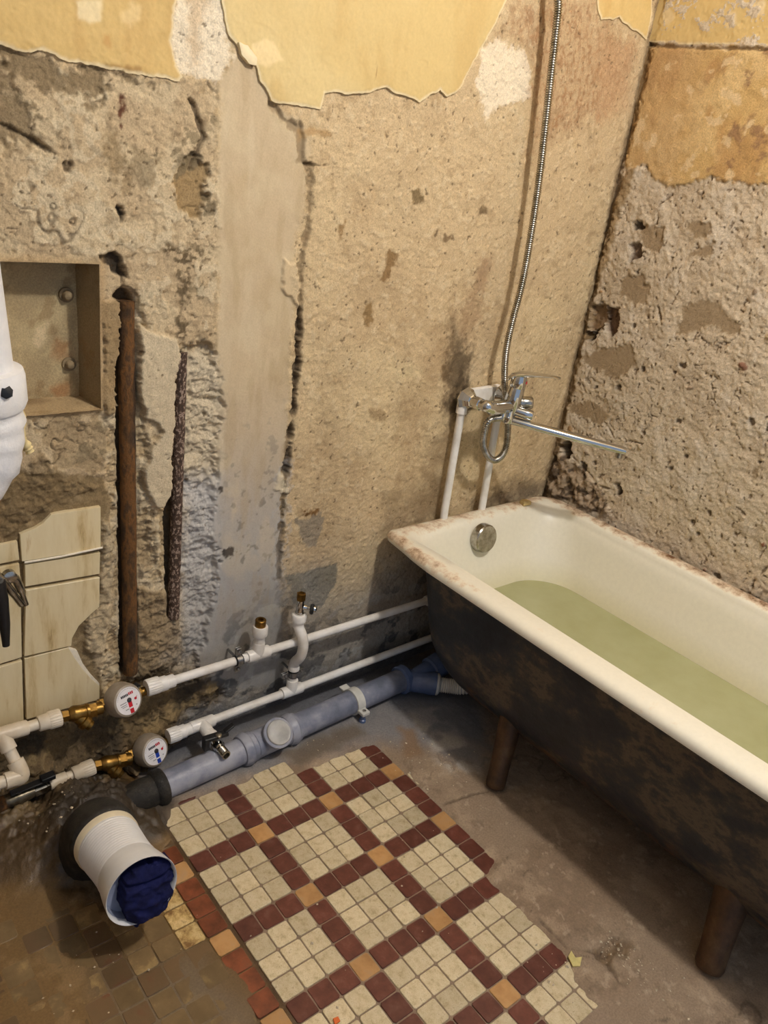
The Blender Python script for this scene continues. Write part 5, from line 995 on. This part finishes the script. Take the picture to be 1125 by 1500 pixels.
MB().tube(smooth_path([o0+ba*.022, o0-ba*.004, o0-ba*.016+Vector((0, 0, -.008)), o0-ba*.045+Vector((0, 0, -.05)), o0-ba*.06+Vector((0, 0, -.13))], 6), [.0795, .0835, .085, .084, .083]+[.082]*20, 40).build('collar', M_CAST, sc_)

MB.RK = 1.0
# ------------------------------------------------------------------ rusty pipes in the trenches
def chase(a, b, r, mat, label, y, seed):
    a = Vector(a); b = Vector(b); k = thing('rusty_pipe', label, 'pipe', b); L = (b-a).length; m = MB(); n = 40; R2 = np.random.RandomState(seed)
    pts = [a.lerp(b, t/n) for t in range(n+1)]; rr = [r*(1+.05*R2.randn()*.6) for _ in pts]; m.tube(pts, rr, 18, up=(0, -1, 0)); m.build('pipe', mat, k, 60); return k
chase((-0.7905,0.018,1.0515), (-0.7845,0.004,0.2453), .0155, M_RUST, 'thick brown rusted pipe set in the left wall trench', 0, 1)
chase((-0.6801,0.018,0.9535), (-0.6851,0.006,0.3568), .0125, M_RUSTP, 'thinner rusted pipe flecked with white paint in the right wall trench', 0, 2)

# ------------------------------------------------------------------ white riser at the left edge
rs = thing('soil_riser', 'white painted soil pipe with a taped coupling at the left edge', 'pipe', (-1.0883,-0.16,0.9295))
ra = Vector((-1.1013,-0.16,1.1447)); rb = Vector((-1.0892,-0.16,0.9713)); rc = Vector((-1.0855,-0.16,0.8862)); rd = Vector((-1.1062,-0.16,0.8336)); re_ = Vector((-1.19,-0.16,0.7968))
MB().tube([ra+(ra-rb)*2, ra, rb], .052, 32).build('pipe', M_WRAP, rs)
jd = (rc-rb).normalized()
jn = MB(); jn.lathe(rb-jd*.022, jd, [(0, .050), (.002, .064), (.012, .0665), (.050, .0665), (.060, .062), (.064, .050)], 36); jn.build('coupling', M_WRAP, rs)
lo_ = smooth_path([rb+jd*.02, rc, rd, re_], 8); rn = np.random.RandomState(5)
MB().tube(lo_, [.057+.002*rn.randn() for _ in lo_], 32).build('wrapped_bend', M_WRAP, rs, 70)
fm = MB(); fp = [(-1.0242,-0.13,0.9142), (-1.0224,-0.13,0.8892), (-1.0244,-0.13,0.8689), (-1.0139,-0.12,0.8502), (-1.0082,-0.12,0.8377)]; fm.tube(smooth_path(fp, 4), [.006+.004*((k*7) % 5)/5 for k in range(17)], 9); fm.build('foam_drip', M_FOAM, rs, 60)['label'] = 'yellowed dried foam drip'
b = MB(); b.prism([(-.009, -.007), (-.002, -.011), (.006, -.008), (.008, .001), (.004, .007), (-.003, .004), (-.008, .006)], (Vector((-1.0655,-0.222,0.9748)), (1, 0, 0), (0, .3, .95), (0, -.95, .3)), -.012, .0035, .001); b.build('black_patch', M_BLACK, rs)

# pliers hanging at the left edge
pl = thing('pliers', 'worn steel pliers with black grips hanging in front of the tiles at the left edge', 'pliers', (-1.0425,-0.06,0.5474))
def bar(pts, rs_, mat, name, flatness=.6): return MB().tube(pts, rs_, 10, sx=flatness).build(name, mat, pl, 50)
j1 = [(-1.065,-0.062,0.5987), (-1.0482,-0.062,0.578), (-1.0337,-0.062,0.549), (-1.0183,-0.06,0.5179)]; bar(smooth_path(j1, 4), [.008]*5+[.0072]*4+[.006]*4, M_CHROMED, 'jaw', .9)
j2 = [(-1.0393,-0.056,0.5839), (-1.0261,-0.056,0.5723), (-1.018,-0.056,0.5475), (-1.0098,-0.055,0.5129)]; bar(smooth_path(j2, 4), [.0085]*5+[.0078]*4+[.0052]*4, M_CHROMED, 'jaw', .9)
MB().lathe((-1.036,-0.052,0.5811), (0, -1, 0), [(0, .012), (.012, .012), (.014, .008)], 16).build('pivot', M_CHROMED, pl)
bar([(-1.0593,-0.07,0.5822), (-1.0549,-0.07,0.542), (-1.052,-0.07,0.4909), (-1.0522,-0.07,0.4453)], [.0135, .0125, .0095, .0065], M_BLACK, 'grip', .8)
bar([(-1.0692,-0.064,0.576), (-1.0677,-0.064,0.528), (-1.0698,-0.064,0.4562)], [.012, .011, .006], M_BLACK, 'grip', .8)

# ------------------------------------------------------------------ bath mixer and shower hose
mx = thing('bath_mixer', 'chrome single-lever bath mixer with long swivel spout above the tub', 'faucet', (.15, -.11, .82))
MYb = -.105
BC = Vector((0.1799,-0.105,0.8141)); LC = Vector((XR+.002, -.045, .815)); 
bz = BC.z-.004
for cx_, z_ in ((XR+.002, .815), (XR2-.006, .813)):
    MB().lathe((cx_, -.030, z_), (0, -1, 0), [(0, .0300), (.004, .0300), (.012, .0250), (.026, .0165), (.028, .0135)], 8 if cx_ < .15 else 20).build('escutcheon', M_CHROME, mx, 25)
    MB().lathe((cx_, -.056, z_), (0, -1, 0), [(0, .013), (.012, .013), (.013, .0165), (.030, .0165), (.032, .013), (.036, .013)], 8).build('union_nut', M_CHROME, mx, 25)
m = MB(); m.tube(smooth_path([(XR+.002, -.088, .815), (XR+.004, MYb, bz+.006), (XR+.03, MYb-.002, bz), (BC.x, MYb, bz), (XR2-.03, MYb-.002, bz), (XR2-.006, MYb, bz+.004), (XR2-.006, -.088, .813)], 6), [.013]*4+[.0155]*6+[.018]*16+[.0155]*6+[.013]*5, 22); m.build('body', M_CHROME, mx)
cd_ = Vector((-.01, -.12, 1)).normalized()
MB().lathe(BC+cd_*.0, cd_, [(-.030, .017), (-.020, .0205), (.012, .0225), (.046, .0205), (.048, .0195), (.050, .0205), (.070, .0200), (.080, .0165), (.082, .01)], 30).build('cartridge_tower', M_CHROME, mx)
tp = BC+cd_*.078
hd_ = Vector((.64, -.76, 0)).normalized(); hw = Vector((hd_.y, -hd_.x, 0))
m = MB(); prev = None
for k, (t, w_, zz, th) in enumerate(((-.030, .006, -.014, .006), (-.022, .014, -.004, .007), (-.005, .0195, .004, .008), (.02, .019, .007, .007), (.05, .0155, .010, .0045), (.08, .0125, .012, .0032), (.094, .0105, .011, .0028), (.098, .006, .0105, .0018))):
    i = len(m.v); p = tp+hd_*t+Vector((0, 0, zz))
    for a_ in range(12):
        an = a_*math.pi/6; m.v.append(tuple(p+hw*w_*math.cos(an)+Vector((0, 0, 1))*th*math.sin(an)))
    if prev is None: m.cap(i, 12)
    else: m.bridge(prev, i, 12)
    prev = i
m.cap(prev, 12, True); m.build('lever', M_CHROME, mx, 60)
MB().lathe(BC+cd_*.064+Vector((.40, -.85, 0)).normalized()*.0185, Vector((.40, -.85, 0)), [(0, .0045), (.002, .0045), (.003, .003)], 14).build('red_dot', M_DRED, mx)['label'] = 'red hot-side dot'
kd = Vector((.62, -.76, -.12)).normalized()
MB().lathe(BC+Vector((.018, -.004, .004)), Vector((.80, -.58, .1)), [(0, .014), (.012, .0165), (.034, .0165), (.037, .014)], 20).build('diverter_knob', M_CHROMED, mx)
MB().lathe(BC+Vector((.004, -.008, -.014)), kd, [(0, .013), (.03, .0135), (.046, .0130), (.050, .010), (.0505, .005)], 20).build('diverter_button', M_CHROME, mx)
SB = Vector((0.1723,-0.108,0.7754)); ST_ = Vector((0.3875,-0.3315,0.742))
MB().lathe(SB+Vector((0, 0, -.008)), (0, 0, 1), [(0, .0150), (.004, .0165), (.016, .0165), (.018, .0145), (.05, .0140)], 22).build('spout_collar', M_CHROME, mx)
sd_ = (ST_-SB).normalized(); sp_ = [SB-sd_*.008, SB+sd_*.01, SB.lerp(ST_, .5), ST_-sd_*.012, ST_]
MB().tube(sp_, [.0075, .0105, .0108, .0108, .0090], 20, sx=1.25).build('spout', M_CHROME, mx)
MB().lathe(ST_-sd_*.013+Vector((0, 0, .002)), (0, 0, -1), [(0, .0095), (.022, .0095), (.023, .007)], 18).build('aerator', M_CHROMED, mx)
MB().lathe(Vector((BC.x-.028, MYb, bz-.012)), (0, 0, -1), [(0, .012), (.012, .012), (.014, .0095), (.022, .009)], 18).build('hose_outlet', M_CHROME, mx)
hz = thing('shower_hose', 'chrome corrugated shower hose hanging down the wall and looping under the mixer', 'hose', (0.1963,-0.05,0.891))
hpts = [(.125, -.05, 2.0), (0.1188,-0.05,1.7429), (0.1344,-0.05,1.6718), (0.1523,-0.05,1.5443), (0.1671,-0.05,1.4353), (0.1781,-0.05,1.3491), (0.1872,-0.05,1.2432), (0.1917,-0.05,1.1152), (0.1814,-0.052,1.0235), (0.1749,-0.055,0.9467), (0.1819,-0.06,0.8766), (0.2026,-0.065,0.8033), (0.2244,-0.07,0.7368), (0.2272,-0.075,0.68), (0.2073,-0.08,0.6549), (0.1783,-0.083,0.652), (0.1453,-0.087,0.6713), (0.1148,-0.092,0.7091), (0.1047,-0.098,0.7531), (0.1104,-0.103,0.7779), (BC.x-.028, MYb, bz-.030)]
ctr = smooth_path(hpts, 30)
# resample evenly: 1.1 mm steps give 3.3 mm rings
ln = [0]
for a_, b_ in zip(ctr[:-1], ctr[1:]): ln.append(ln[-1]+(b_-a_).length)
N = int(ln[-1]/.0016); rs2 = []; k = 0
for q in range(N+1):
    s_ = ln[-1]*q/N
    while k < len(ln)-2 and ln[k+1] < s_: k += 1
    t_ = (s_-ln[k])/max(ln[k+1]-ln[k], 1e-9); rs2.append(ctr[k].lerp(ctr[k+1], min(t_, 1)))
MB().tube(rs2, [(.0072, .0092, .0092)[q % 3] for q in range(N+1)], 10).build('metal_sheath', M_CHROMED, hz, 80)

# ------------------------------------------------------------------ loose bits
def chip(px, shape, mat, label, name='paint_flake', z=.006, s=.001):
    b = MB(); b.prism([(a*s, c*s) for a, c in shape], (Vector((px[0], px[1], z)), (1, .0, .04), (0, 1, .05), (0, 0, 1)), -.001, .0018, .0003); tag(b.build(name, mat), label, 'paint flake')
chip((-0.2984,-0.924,0), [(-14, -8), (-2, -16), (16, -6), (4, 0), (8, 14), (-6, 10)], M_CHIPY, 'yellowish torn paint flake on the screed right of the floor tiles', z=.0055)
chip((-1.0731,-0.1905,0), [(-18, -16), (-4, -12), (14, -2), (10, 12), (-6, 14), (-20, 2)], M_CHIP, 'whitish paint flake on the wet floor left of the white drain outlet', z=.004)
chip((-1.0262,-0.1931,0), [(-12, -10), (8, -14), (14, 4), (2, 14), (-12, 8)], M_CHIP, 'whitish plaster flake next to the black drain collar', z=.012)
chip((-0.7459,-0.7632,0), [(-6, -5), (5, -5), (6, 3), (-3, 5)], flat('orange_scrap', (232, 110, 40), .6), 'tiny bright orange scrap on a red tile at the bottom edge', z=.004)
crumb = MB()
CRUMB = [(600,1120,90,22), (900,1390,28,34), (930,1420,40,20), (130,1440,70,16), (80,1230,60,30), (660,1110,60,14), (450,1090,60,16), (960,1440,60,20), (350,1330,160,10), (600,1300,160,16), (800,1400,60,16)]
CR3 = [(-0.2216,-0.3482,0), (-0.2066,-0.9533,0), (-0.2091,-1.0032,0), (-1.059,-0.471,0), (-1.0039,-0.1387,0), (-0.1145,-0.3832,0), (-0.3915,-0.1496,0), (-0.1993,-1.0428,0), (-0.7719,-0.479,0), (-0.4581,-0.6234,0), (-0.335,-0.8863,0)]
for (a_, b_, w_, n_), c_ in zip(CRUMB, CR3):
    for k in range(n_):
        x = c_[0]+random.gauss(0, w_/1800); y = c_[1]+random.gauss(0, w_/1400); r = random.choice((.0012, .0016, .002, .0028, .004))
        i = int(np.clip(np.searchsorted(fx, x), 0, len(fx)-1)); j = int(np.clip(np.searchsorted(fy, y), 0, len(fy)-1)); z = max(HF[i, j], 0)+r*.4
        if x > .3: continue
        i0 = len(crumb.v); q = [Vector((random.uniform(.5, 1), 0, 0)), Vector((0, random.uniform(.5, 1.2), 0)), Vector((0, 0, random.uniform(.4, .9)))]
        for v in (q[0], -q[0], q[1], -q[1], q[2], -q[2]): crumb.v.append(tuple(Vector((x, y, z))+v*r))
        for f in ((0, 2, 4), (2, 1, 4), (1, 3, 4), (3, 0, 4), (2, 0, 5), (1, 2, 5), (3, 1, 5), (0, 3, 5)): crumb.f.append(tuple(i0+t for t in f))
cb2 = crumb.build('plaster_crumbs', flat('plaster_crumb', (206, 190, 164), .9, 0, .3, 200)); tag(cb2, 'plaster crumbs and dust specks scattered over the floor', 'debris'); cb2['kind'] = 'stuff'
